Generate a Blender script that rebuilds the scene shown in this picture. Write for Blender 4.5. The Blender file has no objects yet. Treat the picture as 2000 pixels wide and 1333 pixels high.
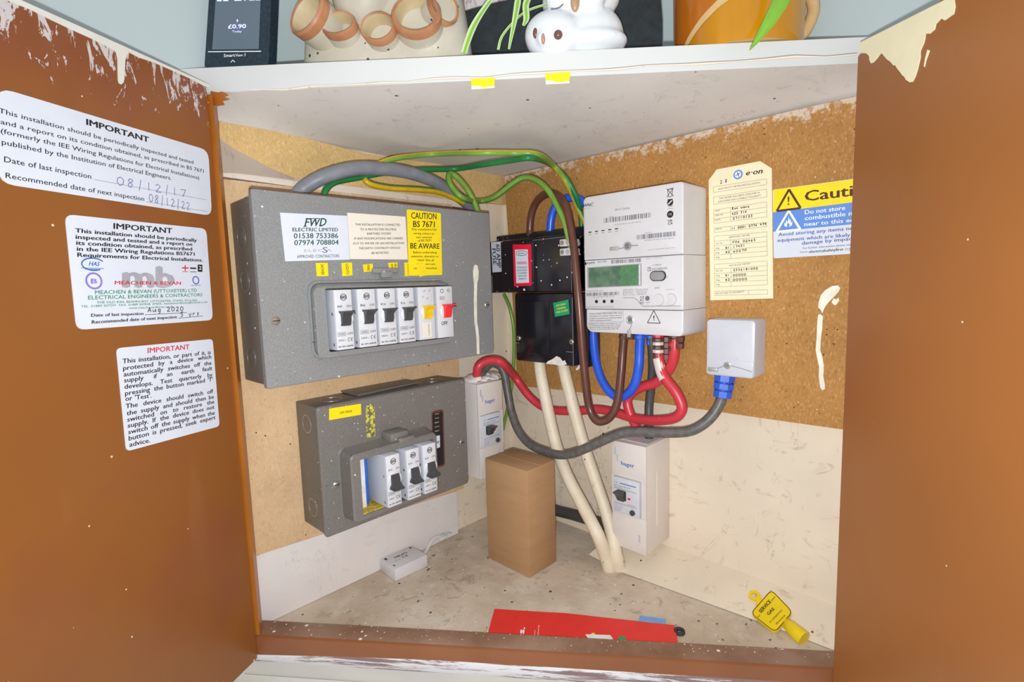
import bpy, bmesh, math, random
from mathutils import Vector, Matrix
V = Vector
SC = bpy.context.scene
COL = SC.collection
random.seed(7)

# ------------------------------------------------------------ camera
CAM = V((0.6047,-0.61727,0.37585))
RIGHT = V((.72157774, .69170092, -.02958722)); UP = V((-.05446654, .09931841, .99356391)); FWD = V((-.69018763, .71532209, -.10934051))
cd = bpy.data.cameras.new('camera'); cam = bpy.data.objects.new('camera', cd); COL.objects.link(cam)
cd.sensor_width = 36; cd.lens = 1026.71/2000*36; cd.clip_start = .01
cam.matrix_world = Matrix(((RIGHT.x, UP.x, -FWD.x, CAM.x), (RIGHT.y, UP.y, -FWD.y, CAM.y), (RIGHT.z, UP.z, -FWD.z, CAM.z), (0, 0, 0, 1)))
SC.camera = cam
# ------------------------------------------------------------ light: soft room light and the flash beside the phone's lens
W = bpy.data.worlds.new('room_light'); SC.world = W; W.use_nodes = True
W.node_tree.nodes['Background'].inputs[0].default_value = (.96, .985, 1.0, 1)
W.node_tree.nodes['Background'].inputs[1].default_value = .64
ld = bpy.data.lights.new('flash', 'AREA'); ld.shape = 'DISK'; ld.size = .009; ld.energy = 3.6; ld.color = (.93, .98, 1.0)
fl = bpy.data.objects.new('flash', ld); COL.objects.link(fl)
fl.location = CAM - UP*.019 - RIGHT*.005
fl.rotation_euler = FWD.to_track_quat('-Z', 'Y').to_euler()
vs = SC.view_settings; vs.view_transform = 'Standard'; vs.look = 'None'; vs.gamma = 1; vs.use_curve_mapping = False; vs.exposure = 0.0

# ------------------------------------------------------------ materials
def lin(c):
    return tuple(((v/255)/12.92 if v <= 10 else (((v/255)+.055)/1.055)**2.4) for v in c) + (1,)
class NT:
    def __init__(s, name, rough=.5, metal=0, spec=.5):
        s.m = bpy.data.materials.new(name); s.m.use_nodes = True; s.t = s.m.node_tree
        s.b = s.t.nodes['Principled BSDF']; s.b.inputs['Roughness'].default_value = rough
        s.b.inputs['Metallic'].default_value = metal; s.b.inputs['Specular IOR Level'].default_value = spec
        s.co = s.n('ShaderNodeTexCoord').outputs['Object']
    def n(s, k, **kw):
        x = s.t.nodes.new(k)
        for a, b in kw.items(): setattr(x, a, b)
        return x
    def l(s, a, b): s.t.links.new(a, b)
    def put(s, sock, v):
        if hasattr(v, 'is_linked'): s.l(v, sock)
        elif isinstance(v, tuple) and len(v) == 3 and max(v) > 1: sock.default_value = lin(v)
        else: sock.default_value = v
    def mapv(s, sc, rot=(0, 0, 0)):
        q = s.n('ShaderNodeMapping'); s.l(s.co, q.inputs[0]); q.inputs['Scale'].default_value = sc; q.inputs['Rotation'].default_value = rot
        return q.outputs[0]
    def noise(s, scale, detail=4, rough=.55, vec=None, dist=0):
        q = s.n('ShaderNodeTexNoise'); q.inputs['Scale'].default_value = scale; q.inputs['Detail'].default_value = detail
        q.inputs['Roughness'].default_value = rough; q.inputs['Distortion'].default_value = dist
        s.l(vec or s.co, q.inputs['Vector']); return q.outputs['Fac']
    def voro(s, scale, vec=None, out='Distance', rnd=1):
        q = s.n('ShaderNodeTexVoronoi'); q.inputs['Scale'].default_value = scale; q.inputs['Randomness'].default_value = rnd
        s.l(vec or s.co, q.inputs['Vector']); return q.outputs[out]
    def ramp(s, v, a, b, lo=0., hi=1.):
        q = s.n('ShaderNodeMapRange'); s.l(v, q.inputs[0])
        for i, x in enumerate((a, b, lo, hi)): q.inputs[i+1].default_value = x
        return q.outputs[0]
    def math(s, op, a, b=0.):
        q = s.n('ShaderNodeMath', operation=op); s.put(q.inputs[0], a); s.put(q.inputs[1], b); return q.outputs[0]
    def mix(s, f, a, b):
        q = s.n('ShaderNodeMix', data_type='RGBA'); s.put(q.inputs[0], f); s.put(q.inputs[6], a); s.put(q.inputs[7], b); return q.outputs[2]
    def z(s, k=2):
        q = s.n('ShaderNodeSeparateXYZ'); s.l(s.co, q.inputs[0]); return q.outputs[k]
    def specks(s, col, scale, size, amount, to):
        q = s.n('ShaderNodeTexVoronoi'); q.inputs['Scale'].default_value = scale; s.l(s.co, q.inputs['Vector'])
        sp = s.n('ShaderNodeSeparateColor'); s.l(q.outputs['Color'], sp.inputs[0])
        m1 = s.math('LESS_THAN', q.outputs['Distance'], s.math('MULTIPLY', sp.outputs[1], size))
        m = s.math('MULTIPLY', m1, s.math('LESS_THAN', sp.outputs[0], amount))
        return s.mix(m, to, col)
    def bump(s, h, st=.2, d=.001):
        q = s.n('ShaderNodeBump'); q.inputs['Strength'].default_value = st; q.inputs['Distance'].default_value = d
        s.l(h, q.inputs['Height']); s.l(q.outputs[0], s.b.inputs['Normal'])
    def done(s, col):
        s.put(s.b.inputs['Base Color'], col); return s.m
def plain(name, col, rough=.45, metal=0, var=.06, scale=60, bump=0, spec=.5):
    t = NT(name, rough, metal, spec); f = t.noise(scale, 3)
    a = tuple(min(255, max(0, c*(1+var))) for c in col); b = tuple(c*(1-var) for c in col)
    c = t.mix(t.ramp(f, .3, .7), b, a)
    if bump: t.bump(f, bump)
    return t.done(c)
MT = {}
def P(n, *a, **k): MT[n] = plain(n, *a, **k)
P('rcd_white', (219, 210, 203), .35, var=.012); P('box_white', (201, 200, 208), .35, var=.012); P('white_plastic', (211, 207, 209), .35, var=.012); P('grey_white_plastic', (205, 205, 210), .4, var=.015)
P('breaker_white', (211, 210, 214), .4, var=.012); P('breaker_side', (184, 185, 194), .4, var=.02)  # side tone has the shading of the same white plastic painted in
P('cream_card', (240, 228, 192), .7, var=.012); P('white_sticker', (215, 218, 229), .42, var=.01); P('cream_sticker', (232, 222, 208), .5, var=.01)
P('yellow_sticker', (250, 220, 10), .4, var=.015); P('label_yellow', (248, 216, 20), .4, var=.02)
P('red_sticker', (232, 28, 60), .35, var=.02); P('blue_sticker', (96, 140, 215), .45, var=.015); P('green_sticker', (25, 150, 100), .4)
P('ink', (28, 26, 30), .6); P('ink_grey', (110, 108, 114), .6); P('ink_light', (165, 165, 172), .6); P('ink_red', (205, 40, 60), .6); P('ink_green', (20, 130, 85), .6)
P('ink_dark_green', (18, 70, 55), .6); P('ink_blue', (40, 95, 175), .6); P('ink_navy', (70, 84, 165), .6); P('ink_pen', (120, 122, 168), .6); P('ink_brown', (80, 35, 15), .6)
P('ink_white', (240, 242, 248), .5); P('ink_gold', (225, 190, 140), .4); P('ink_violet', (135, 120, 190), .6); P('ink_yellow', (235, 220, 60), .5)
P('black_plastic', (40, 38, 42), .3); P('toggle_black', (66, 66, 68), .38); P('toggle_yellow', (240, 195, 10), .35); P('toggle_red', (235, 50, 52), .35)
P('blue_plastic', (48, 96, 205), .35); P('brown_plastic', (100, 60, 48), .38); P('red_plastic', (205, 50, 70), .35)
P('brown_cable', (98, 58, 46), .3); P('blue_cable', (42, 92, 215), .3); P('black_cable', (98, 94, 91), .42, var=.12, scale=150); P('dark_cable', (70, 68, 66), .42)
P('grey_cable', (128, 130, 138), .45); P('earth_green', (82, 140, 54), .35); P('earth_dark', (34, 116, 62), .35); P('earth_yellow', (208, 166, 26), .35)
P('earth_light', (120, 160, 66), .35)
P('steel', (190, 188, 185), .35, metal=.8); P('seal_metal', (190, 190, 186), .4, metal=.5); P('screw', (170, 160, 148), .4, metal=.7)
P('red_leaflet', (228, 50, 44), .45, var=.02); P('light_blue_paper', (118, 166, 216), .6); P('white_paper', (226, 224, 222), .6); P('leaf_green', (110, 190, 60), .5)
P('rubber', (52, 50, 48), .6); P('tag_yellow', (238, 205, 15), .3, var=.02); P('clear_plastic', (205, 205, 208), .2)
P('filler_white', (226, 216, 212), .7, bump=.5, scale=250); P('paint_cream', (238, 230, 212), .4); P('paint_white', (226, 222, 212), .35, var=.015); P('paint_grey', (200, 195, 188), .5, var=.03, scale=12)
P('busbar_blue', (40, 100, 200), .4); P('fitting_white', (232, 226, 222), .4); P('old_yellow', (190, 165, 60), .6, var=.2, scale=300)
P('monitor_black', (26, 44, 56), .25, var=.25, scale=400); P('slate_black', (24, 32, 36), .55, var=.3, scale=120)
P('hollow_shade', (60, 30, 20), .5); P('soil', (90, 60, 35), .9, var=.3, scale=300); P('grey_wire_and_glint', (150, 148, 150), .4)

# painted brown doors
def brown(name, col, scuff):
    t = NT(name, .32); f = t.noise(3, 3)
    c = t.mix(t.ramp(f, .3, .7), tuple(x*.95 for x in col), tuple(min(255, x*1.05) for x in col))
    c = t.mix(t.ramp(t.noise(14, 5, vec=t.mapv((1, 1, .25))), .62, .8, 0, .18), c, (190, 140, 105))
    if scuff:
        z = t.z(); w = t.noise(30, 6, .72, vec=t.mapv((4, 4, 1.5), (.5, 0, .3)), dist=.9)
        band = t.ramp(z, .520, .572); m = t.math('GREATER_THAN', t.math('ADD', t.math('MULTIPLY', band, .17), w), .665)
        m = t.math('MULTIPLY', m, t.math('GREATER_THAN', band, .02))
        c = t.mix(t.ramp(t.math('ADD', t.math('MULTIPLY', band, .2), t.noise(6, 3)), .55, .75, 0, .55), c, (128, 66, 48))
        c = t.mix(m, c, (206, 196, 196))
    c = t.specks((228, 205, 180), 95, .10, .10, c)
    t.bump(t.noise(30, 3), .05)
    return t.done(c)
MT['door_left'] = brown('brown_gloss_paint', (138, 82, 33), True); MT['door_right'] = brown('brown_paint', (153, 94, 46), False)
def chip(name, base, dark, light, dustz=None):
    t = NT(name, .75, spec=.25)
    wob = t.n('ShaderNodeMixRGB'); wob.inputs[0].default_value = .012; t.l(t.co, wob.inputs[1]); q = t.n('ShaderNodeTexNoise'); q.inputs['Scale'].default_value = 150; t.l(t.co, q.inputs['Vector']); t.l(q.outputs['Color'], wob.inputs[2])
    v = wob.outputs[0]
    cell = t.voro(420, v, 'Color'); sp = t.n('ShaderNodeSeparateColor'); t.l(cell, sp.inputs[0])
    c = t.mix(t.ramp(t.noise(14, 6, .65), .3, .7), tuple(x*.94 for x in base), tuple(min(255, x*1.06) for x in base))
    c = t.mix(t.ramp(sp.outputs[0], .55, 1, 0, .12), c, light); c = t.mix(t.ramp(sp.outputs[1], .78, 1, 0, .16), c, dark)
    for sc, rot, col in (((1000, 1000, 330), (1.0, 1.0, 0), light), ((1000, 1000, 330), (-.7, -.7, .3), light), ((700, 700, 330), (.3, .2, .2), dark), ((1100, 1100, 400), (-1.3, -1.3, 0), light)):
        vv = t.voro(1, t.mapv(sc, rot), 'Color'); s2 = t.n('ShaderNodeSeparateColor'); t.l(vv, s2.inputs[0])
        c = t.mix(t.ramp(s2.outputs[2], .93, .97, 0, .27), c, col)
    c = t.specks(tuple(x*.5 for x in dark), 110, .12, .3, c)
    c = t.specks((235, 205, 160), 120, .14, .2, c)
    if dustz is not None:
        z = t.z(); m = t.math('ADD', t.ramp(z, dustz-.035, dustz, 0, .42), t.noise(120, 5, .7))
        c = t.mix(t.ramp(m, .78, .92, 0, .75), c, (222, 208, 192))
    t.bump(t.noise(180, 4), .2); return t.done(c)
MT['chipboard'] = chip('chipboard', (175, 125, 68), (110, 66, 28), (222, 180, 124), .545)
MT['pale_chipboard'] = chip('pale_chipboard', (208, 172, 132), (170, 130, 92), (226, 200, 166), .50)
MT['gold_board'] = chip('gold_strand_board', (214, 178, 118), (176, 120, 60), (246, 226, 190))
def plaster(name, base, mark, amt):
    t = NT(name, .8, spec=.2); c = t.mix(t.ramp(t.noise(7, 5), .3, .7), tuple(x*.96 for x in base), tuple(min(255, x*1.03) for x in base))
    s = t.noise(22, 5, .65, vec=t.mapv((1, 1, 1.8), (0, .6, 0)), dist=1.5); c = t.mix(t.ramp(s, .60, .72, 0, amt), c, mark)
    s = t.noise(60, 4, .6, vec=t.mapv((1, 1, .4), (0, .5, 0)), dist=.5); c = t.mix(t.ramp(s, .63, .72, 0, amt), c, mark)
    w_ = t.noise(9, 5, .7, vec=t.mapv((1, 1, .5), (0, .7, .2)), dist=2.2); c = t.mix(t.math('MULTIPLY', t.math('LESS_THAN', t.math('ABSOLUTE', t.math('SUBTRACT', w_, .62)), .0035), amt*1.2), c, tuple(x*.8 for x in mark))
    c = t.specks(tuple(x*.6 for x in mark), 60, .12, .2, c)
    t.bump(t.noise(40, 5), .15, .002); return t.done(c)
MT['plaster_cream'] = plaster('cream_plaster', (228, 212, 190), (165, 150, 132), .5)
MT['underside'] = plaster('shelf_underside_paint', (224, 219, 214), (172, 162, 154), .35)
MT['strip_white'] = plaster('white_painted_board', (222, 214, 210), (180, 172, 166), .2)
MT['lath'] = plaster('cream_painted_lath', (228, 214, 200), (170, 150, 135), .4)
t = NT('wall_emulsion', .7, spec=.3); MT['wall_paint'] = t.done(t.mix(t.ramp(t.noise(3, 3), .3, .7), (189, 201, 202), (194, 205, 206)))
t = NT('white_gloss', .35); MT['white_gloss'] = t.done(t.mix(t.ramp(t.noise(12, 3), .3, .7), (206, 207, 205), (211, 211, 208)))
t = NT('concrete_dust', .9, spec=.2)
c = t.mix(t.ramp(t.noise(9, 6, .6), .35, .65), (186, 167, 146), (216, 200, 181)); c = t.mix(t.ramp(t.noise(22, 6, .65, dist=.5), .54, .64, 0, .55), c, (214, 204, 188))
c = t.mix(t.ramp(t.noise(30, 6, .72, dist=.9), .57, .68, 0, .6), c, (136, 118, 100)); c = t.specks((222, 212, 196), 130, .2, .35, c); c = t.specks((90, 76, 62), 90, .18, .3, c)
t.bump(t.noise(60, 6), .35, .003); MT['concrete'] = t.done(c)
def steel(name, col, dust):
    t = NT(name, .42, metal=.0, spec=.6); c = t.mix(t.ramp(t.noise(700, 2), .35, .65), tuple(x*.93 for x in col), tuple(x*1.06 for x in col))
    c = t.mix(t.ramp(t.noise(12, 4), .35, .75, 0, .25), c, dust); c = t.specks((222, 216, 206), 150, .2, .13, c); c = t.specks((215, 208, 198), 260, .2, .10, c); c = t.specks(tuple(x*.6 for x in col), 160, .2, .2, c)
    t.bump(t.noise(700, 2), .06, .0004); return t.done(c)
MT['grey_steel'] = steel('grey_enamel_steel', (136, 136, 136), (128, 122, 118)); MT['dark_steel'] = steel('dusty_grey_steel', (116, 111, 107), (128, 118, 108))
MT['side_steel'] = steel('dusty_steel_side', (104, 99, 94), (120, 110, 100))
t = NT('rust_edge', .7); MT['rust'] = t.done(t.mix(t.noise(90, 4), (70, 48, 38), (120, 84, 66)))
t = NT('black_bakelite', .22, spec=.6); c = t.specks((235, 235, 238), 150, .30, .22, (34, 32, 38)); c = t.specks((220, 220, 225), 300, .25, .06, c); MT['bakelite'] = t.done(c)
t = NT('black_bakelite_clean', .2, spec=.6); c = t.specks((235, 235, 238), 90, .22, .12, (28, 27, 34)); MT['bakelite_clean'] = t.done(c)
t = NT('sill_dusty', .7); c = t.mix(t.ramp(t.noise(12, 5), .35, .7), (124, 86, 62), (160, 132, 112)); c = t.specks((228, 218, 206), 110, .26, .25, c); MT['sill_top'] = t.done(c)
t = NT('sill_brown', .4); c = t.mix(t.ramp(t.noise(12, 4), .3, .7), (134, 80, 47), (146, 90, 56)); MT['sill_front'] = t.done(c)
t = NT('flaking_white', .6); c = t.mix(t.ramp(t.noise(28, 6, .75, vec=t.mapv((.35, .35, 5)), dist=.4), .50, .56), (228, 222, 224), (140, 112, 108)); MT['flaking'] = t.done(c)
t = NT('jamb_orange', .3); c = t.mix(t.ramp(t.noise(14, 4), .3, .7), (160, 90, 26), (182, 108, 40)); c = t.specks((230, 210, 190), 80, .12, .2, c); MT['jamb'] = t.done(c)
t = NT('cream_sheath', .5); c = t.mix(t.ramp(t.noise(40, 5), .35, .7), (222, 206, 180), (232, 218, 196)); c = t.mix(t.ramp(t.noise(70, 6, .7), .6, .72, 0, .5), c, (150, 130, 105)); c = t.specks((110, 96, 80), 140, .2, .25, c); MT['cream_sheath'] = t.done(c)
t = NT('red_sheath', .35); c = t.mix(t.ramp(t.noise(60, 5, .7), .66, .74, 0, .5), (206, 58, 70), (226, 156, 148)); MT['red_cable'] = t.done(c)
t = NT('red_white_heatshrink', .4); c = t.mix(t.ramp(t.noise(160, 5, .7), .64, .70), (222, 204, 196), (200, 70, 76)); MT['heatshrink'] = t.done(c)
t = NT('cardboard', .8, spec=.2); c = t.mix(t.ramp(t.noise(20, 4, vec=t.mapv((1, 1, 6))), .3, .7), (170, 131, 93), (178, 139, 101)); MT['cardboard'] = t.done(c)
t = NT('screen_glass', .2); MT['screen'] = t.done(t.mix(t.noise(20, 2), (82, 96, 108), (96, 108, 118)))
t.b.inputs['Emission Color'].default_value = lin((80, 95, 110)); t.b.inputs['Emission Strength'].default_value = .25
t = NT('screen_digits', .3); MT['screen_digits'] = t.done((200, 200, 255)); t.b.inputs['Emission Color'].default_value = lin((190, 190, 255)); t.b.inputs['Emission Strength'].default_value = .9
t = NT('lcd', .15); MT['lcd'] = t.done(t.mix(t.ramp(t.noise(300, 2), .4, .7), (78, 122, 84), (92, 136, 96)))
t = NT('lcd_dark', .15); MT['lcd_dark'] = t.done(t.mix(t.ramp(t.noise(90, 4), .35, .65), (74, 104, 84), (104, 130, 104)))
t = NT('stoneware', .45); c = t.mix(t.ramp(t.noise(14, 4), .35, .65), (188, 180, 160), (208, 200, 184)); c = t.specks((70, 60, 48), 110, .26, .18, c); c = t.mix(t.ramp(t.noise(40, 4), .62, .7, 0, .4), c, (225, 218, 205)); MT['stoneware'] = t.done(c)
t = NT('stoneware_inside', .5); MT['stone_in'] = t.done(t.mix(t.ramp(t.noise(25, 4), .35, .65), (190, 168, 126), (212, 194, 158)))
t = NT('brown_rim', .45); MT['rim'] = t.done(t.mix(t.ramp(t.noise(30, 4), .35, .65), (160, 104, 72), (196, 138, 98)))
t = NT('white_glaze', .12, spec=.6); MT['glaze'] = t.done(t.mix(t.noise(9, 2), (220, 224, 228), (228, 230, 232)))
t = NT('amber_glaze', .12, spec=.6); c = t.mix(t.ramp(t.noise(20, 4, vec=t.mapv((1, 1, .25))), .35, .7), (186, 120, 8), (206, 142, 20)); MT['amber'] = t.done(c)
t = NT('amber_glaze_dark', .12, spec=.6); MT['amber_dark'] = t.done(t.mix(t.noise(40, 3), (176, 92, 12), (196, 112, 20)))
t = NT('raw_stoneware', .7); MT['raw_clay'] = t.done(t.mix(t.noise(80, 4), (196, 156, 96), (222, 190, 140)))
t = NT('leaf_stripe', .4); MT['leaf'] = t.done(t.mix(t.noise(60, 3), (112, 168, 42), (140, 190, 66)))
t = NT('leaf_pale', .4); MT['leaf_pale'] = t.done(t.mix(t.noise(60, 3), (176, 200, 140), (205, 216, 178)))
t = NT('beak_tan', .35); MT['beak'] = t.done(t.mix(t.noise(200, 3), (170, 130, 100), (196, 156, 124)))
t = NT('eye_brown', .2); MT['eye'] = t.done(t.mix(t.noise(300, 3), (96, 62, 54), (130, 92, 82)))
t = NT('scratch_marks', .6); c = t.mix(t.ramp(t.noise(250, 3), .45, .55), (108, 102, 88), (216, 204, 60)); MT['old_tape'] = t.done(c)
t = NT('floral_paper', .6); c = t.mix(t.ramp(t.noise(60, 4, dist=1), .5, .6), (216, 206, 206), (150, 120, 110)); c = t.specks((170, 30, 40), 90, .5, .25, c); MT['floral'] = t.done(c)

# ------------------------------------------------------------ mesh building
_cap = []
_tc = {}
def text2d(s, bold, shear):
    k = (s, shear)
    if k in _tc: return _tc[k]
    cu = bpy.data.curves.new('t', 'FONT'); cu.body = s; cu.size = 1; cu.resolution_u = 2; cu.shear = shear; cu.fill_mode = 'FRONT'
    o = bpy.data.objects.new('t', cu); COL.objects.link(o)
    dg = bpy.context.evaluated_depsgraph_get(); me = bpy.data.meshes.new_from_object(o.evaluated_get(dg))
    r = ([(v.co.x, v.co.y) for v in me.vertices], [tuple(p.vertices) for p in me.polygons])
    bpy.data.meshes.remove(me); bpy.data.objects.remove(o); bpy.data.curves.remove(cu)
    _tc[k] = r; return r
def cap():
    if not _cap: _cap.append(max(y for x, y in text2d('H', 0, 0)[0]))
    return _cap[0]
class MB:
    def __init__(s): s.bm = bmesh.new(); s.mats = []; s.cur = 0
    def m(s, name):
        if name not in s.mats: s.mats.append(name)
        s.cur = s.mats.index(name); return s
    def face(s, vs):
        try: f = s.bm.faces.new(vs)
        except ValueError: return None
        f.material_index = s.cur; return f
    def poly(s, pts): return s.face([s.bm.verts.new(p) for p in pts])
    def box(s, x0, x1, y0, y1, z0, z1, bev=0, seg=2, axes=None):
        c = [s.bm.verts.new((x, y, z)) for x in (x0, x1) for y in (y0, y1) for z in (z0, z1)]
        fs = [s.face([c[i] for i in q]) for q in ((0, 1, 3, 2), (4, 6, 7, 5), (0, 4, 5, 1), (2, 3, 7, 6), (0, 2, 6, 4), (1, 5, 7, 3))]
        if bev:
            es = list({e for f in fs for e in f.edges})
            r = bmesh.ops.bevel(s.bm, geom=es, offset=bev, segments=seg, profile=.5, affect='EDGES')
            for f in r['faces']: f.material_index = s.cur
        return s
    def loop(s, pts): return [s.bm.verts.new(p) for p in pts]
    def bridge(s, a, b):
        n = len(a)
        for i in range(n): s.face([a[i], a[(i+1) % n], b[(i+1) % n], b[i]])
    def loft(s, loops, cap0=True, cap1=True, mats=None):
        ls = [s.loop(l) for l in loops]
        for i in range(len(ls)-1):
            if mats and mats[i]: s.m(mats[i])
            s.bridge(ls[i], ls[i+1])
        if cap0: s.face(ls[0][::-1])
        if cap1: s.face(ls[-1])
        return s
    def prism(s, pts, d):   # polygon pushed by vector d
        d = V(d); return s.loft([[V(p) for p in pts], [V(p)+d for p in pts]])
    def tube(s, pts, r, seg=14, strip=None, samples=7, flat=1.0, twist=0):
        P_ = [V(p) for p in pts]; q = [2*P_[0]-P_[1]]+P_+[2*P_[-1]-P_[-2]]; path = []; rr = []
        rs = r if isinstance(r, (list, tuple)) else [r]*len(P_)
        for i in range(1, len(q)-2):
            a, b, c, e = q[i-1:i+3]
            for k in range(samples):
                u = k/samples
                path.append(.5*((2*b)+(c-a)*u+(2*a-5*b+4*c-e)*u*u+(3*b-a-3*c+e)*u**3)); rr.append(rs[i-1]*(1-u)+rs[i]*u)
        path.append(P_[-1]); rr.append(rs[-1])
        tn = (path[1]-path[0]).normalized(); nr = tn.orthogonal().normalized(); prev = None; L0 = None; i0 = s.cur
        for i, p in enumerate(path):
            t2 = (path[min(i+1, len(path)-1)]-path[max(i-1, 0)]).normalized()
            nr = (nr - t2*nr.dot(t2)).normalized(); bn = t2.cross(nr)
            ring = [s.bm.verts.new(p+(nr*math.cos(2*math.pi*k/seg)+bn*math.sin(2*math.pi*k/seg)*flat)*rr[i]) for k in range(seg)]
            if prev:
                for k in range(seg):
                    f = s.face([prev[k], prev[(k+1) % seg], ring[(k+1) % seg], ring[k]])
                    if f and strip and (k+int(i*twist)) % seg in strip[1]:
                        f.material_index = strip[0]
            else: s.face(ring[::-1])
            prev = ring
        s.face(prev); return s
    def cyl(s, a, b, r0, r1=None, seg=24, caps=True):
        a, b = V(a), V(b); r1 = r0 if r1 is None else r1; t2 = (b-a).normalized(); n = t2.orthogonal().normalized(); bn = t2.cross(n)
        ring = lambda p, r: [p+(n*math.cos(2*math.pi*k/seg)+bn*math.sin(2*math.pi*k/seg))*r for k in range(seg)]
        return s.loft([ring(a, r0), ring(b, r1)], caps, caps)
    def lathe(s, base, axis, prof, seg=32, mats=None, caps=True):
        base, t2 = V(base), V(axis).normalized(); n = t2.orthogonal().normalized(); bn = t2.cross(n)
        return s.loft([[base+t2*h+(n*math.cos(2*math.pi*k/seg)+bn*math.sin(2*math.pi*k/seg))*max(r, 1e-5) for k in range(seg)] for r, h in prof], caps, caps, mats)
    def ring(s, c, nrm, r, w, hgt=.0006, seg=28):
        return s.lathe(V(c), nrm, [(r, 0), (r, hgt), (r-w, hgt), (r-w, 0), (r, 0)], seg, None, False)
    def ell(s, c, rx, ry, rz, R=None, nu=20, nv=12):
        c = V(c); R = R or Matrix.Identity(3); rows = []
        for j in range(nv+1):
            th = math.pi*j/nv
            rows.append([s.bm.verts.new(c+R @ V((rx*math.sin(th)*math.cos(2*math.pi*i/nu), ry*math.sin(th)*math.sin(2*math.pi*i/nu), rz*math.cos(th)))) for i in range(nu)])
        for j in range(nv): s.bridge(rows[j+1], rows[j])
        return s
    def text(s, st, p0, p1, p2, bold=0, shear=0, off=.00016):
        p0, p1, p2 = V(p0), V(p1), V(p2); vs, fs = text2d(st, bold, shear)
        if not vs: return s
        xs = [x for x, y in vs]; x0, x1 = min(xs), max(xs); b_ = bold*.75; u = (p1-p0)/(x1-x0+2*b_); v = (p2-p0)/cap(); n = u.cross(v).normalized()
        for k, (ex, ey) in enumerate(((0, 0), (2*b_, 0), (b_, b_*.5), (b_, -b_*.5)) if b_ else ((0, 0),)):   # heavier weight: the outline repeated a hair to each side
            bv = [s.bm.verts.new(p0+u*(x-x0+ex)+v*(y+ey)+n*(off+k*2e-6)) for x, y in vs]
            for f in fs: s.face([bv[i] for i in f])
        return s
    def just(s, st, p0, p1, p2, bold=0):   # words spread to the full line width
        w = st.split(' '); ws = []
        for a in w:
            xs = [x for x, y in text2d(a, bold, 0)[0]]; ws.append(max(xs)-min(xs))
        p0, p1, p2 = V(p0), V(p1), V(p2); sp = .34; tot = sum(ws); full = tot+sp*(len(w)-1); Ln = (p1-p0).length; nat = (p2-p0).length/cap()*1.12
        nat *= 1.14; sc = min(nat, Ln/full); gap = (Ln-sc*tot)/max(1, len(w)-1); d = (p1-p0)/Ln; x = 0; up = p2-p0
        for a, b in zip(w, ws):
            s.text(a, p0+d*x, p0+d*(x+b*sc), p0+d*x+up, bold); x += b*sc+gap
        return s
    def line(s, a, b, w, nrm, off=.00016):
        a, b, nrm = V(a), V(b), V(nrm).normalized(); d = (b-a).normalized().cross(nrm)*w/2; o = nrm*off
        s.poly([a-d+o, b-d+o, b+d+o, a+d+o]); return s
    def pline(s, pts, w, nrm, off=.00016):
        for i in range(len(pts)-1): s.line(pts[i], pts[i+1], w, nrm, off+i*1e-6)
        return s
    def quad(s, c, off=.00016):
        c = [V(p) for p in c]; n = (c[1]-c[0]).cross(c[0]-c[3]).normalized(); s.poly([p+n*off for p in c]); return s
    def sheet(s, c, r=.0, thick=.0006):   # corners TL TR BR BL, front on the corners' plane
        c = [V(p) for p in c]; n = (c[1]-c[0]).cross(c[0]-c[3]).normalized(); out = []
        for i in range(4):
            a, b, d = c[i-1], c[i], c[(i+1) % 4]
            if r <= 0: out.append(b); continue
            e, f = (a-b).normalized()*r, (d-b).normalized()*r
            for k in range(5):
                u = k/4; out.append((b+e)*(1-u)**2+b*2*u*(1-u)+(b+f)*u*u)
        return s._sheet(out, n, thick)
    def _sheet(s, out, n, thick):
        out = [V(p) for p in out]; a = s.loop([p-n*thick for p in out]); b = s.loop(out); s.bridge(b, a); s.face(a); s.face(b[::-1]); return s
    def bars(s, q, pat=None, off=.00016, seed=1):   # a bar code filling quad TL TR BR BL
        rnd = random.Random(seed); tl, tr, br, bl = [V(p) for p in q]; x = 0
        while x < 1:
            w = rnd.choice((.008, .008, .016, .024)); x2 = min(1, x+w)
            s.quad([tl.lerp(tr, x), tl.lerp(tr, x2), bl.lerp(br, x2), bl.lerp(br, x)], off); x = x2+rnd.choice((.008, .014, .022))
        return s
def obj(name, mb, parent=None, label=None, sharp=35, kind=None):
    me = bpy.data.meshes.new(name); bm = mb.bm
    bmesh.ops.recalc_face_normals(bm, faces=bm.faces[:])
    root = parent
    while root is not None and root.parent is not None: root = root.parent
    o_ = root.location.copy() if root is not None else V((0, 0, 0))
    if root is None:
        bm.verts.ensure_lookup_table(); n = len(bm.verts)
        xs = [v.co for v in bm.verts]; lo = V((min(p.x for p in xs), min(p.y for p in xs), min(p.z for p in xs))); hi = V((max(p.x for p in xs), max(p.y for p in xs), max(p.z for p in xs)))
        o_ = V(((lo.x+hi.x)/2, (lo.y+hi.y)/2, lo.z))
    # object-space textures must see real positions in metres, so meshes stay local to their thing
    for v in bm.verts: v.co -= o_
    bm.to_mesh(me); bm.free()
    for k in mb.mats: me.materials.append(MT[k])
    me.polygons.foreach_set('use_smooth', [True]*len(me.polygons)); me.set_sharp_from_angle(angle=math.radians(sharp))
    o = bpy.data.objects.new(name, me); COL.objects.link(o)
    if parent is not None: o.parent = parent
    else: o.location = o_
    if label: o['label'] = label
    if kind: o['kind'] = kind
    return o
def thing(name, label, cat, loc, group=None):
    o = bpy.data.objects.new(name, None); o.empty_display_size = .02; COL.objects.link(o); o.location = loc
    tag(o, label, cat, group); return o
def tag(o, label, cat, group=None):
    o['label'] = label; o['category'] = cat
    if group: o['group'] = group
    return o
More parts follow.
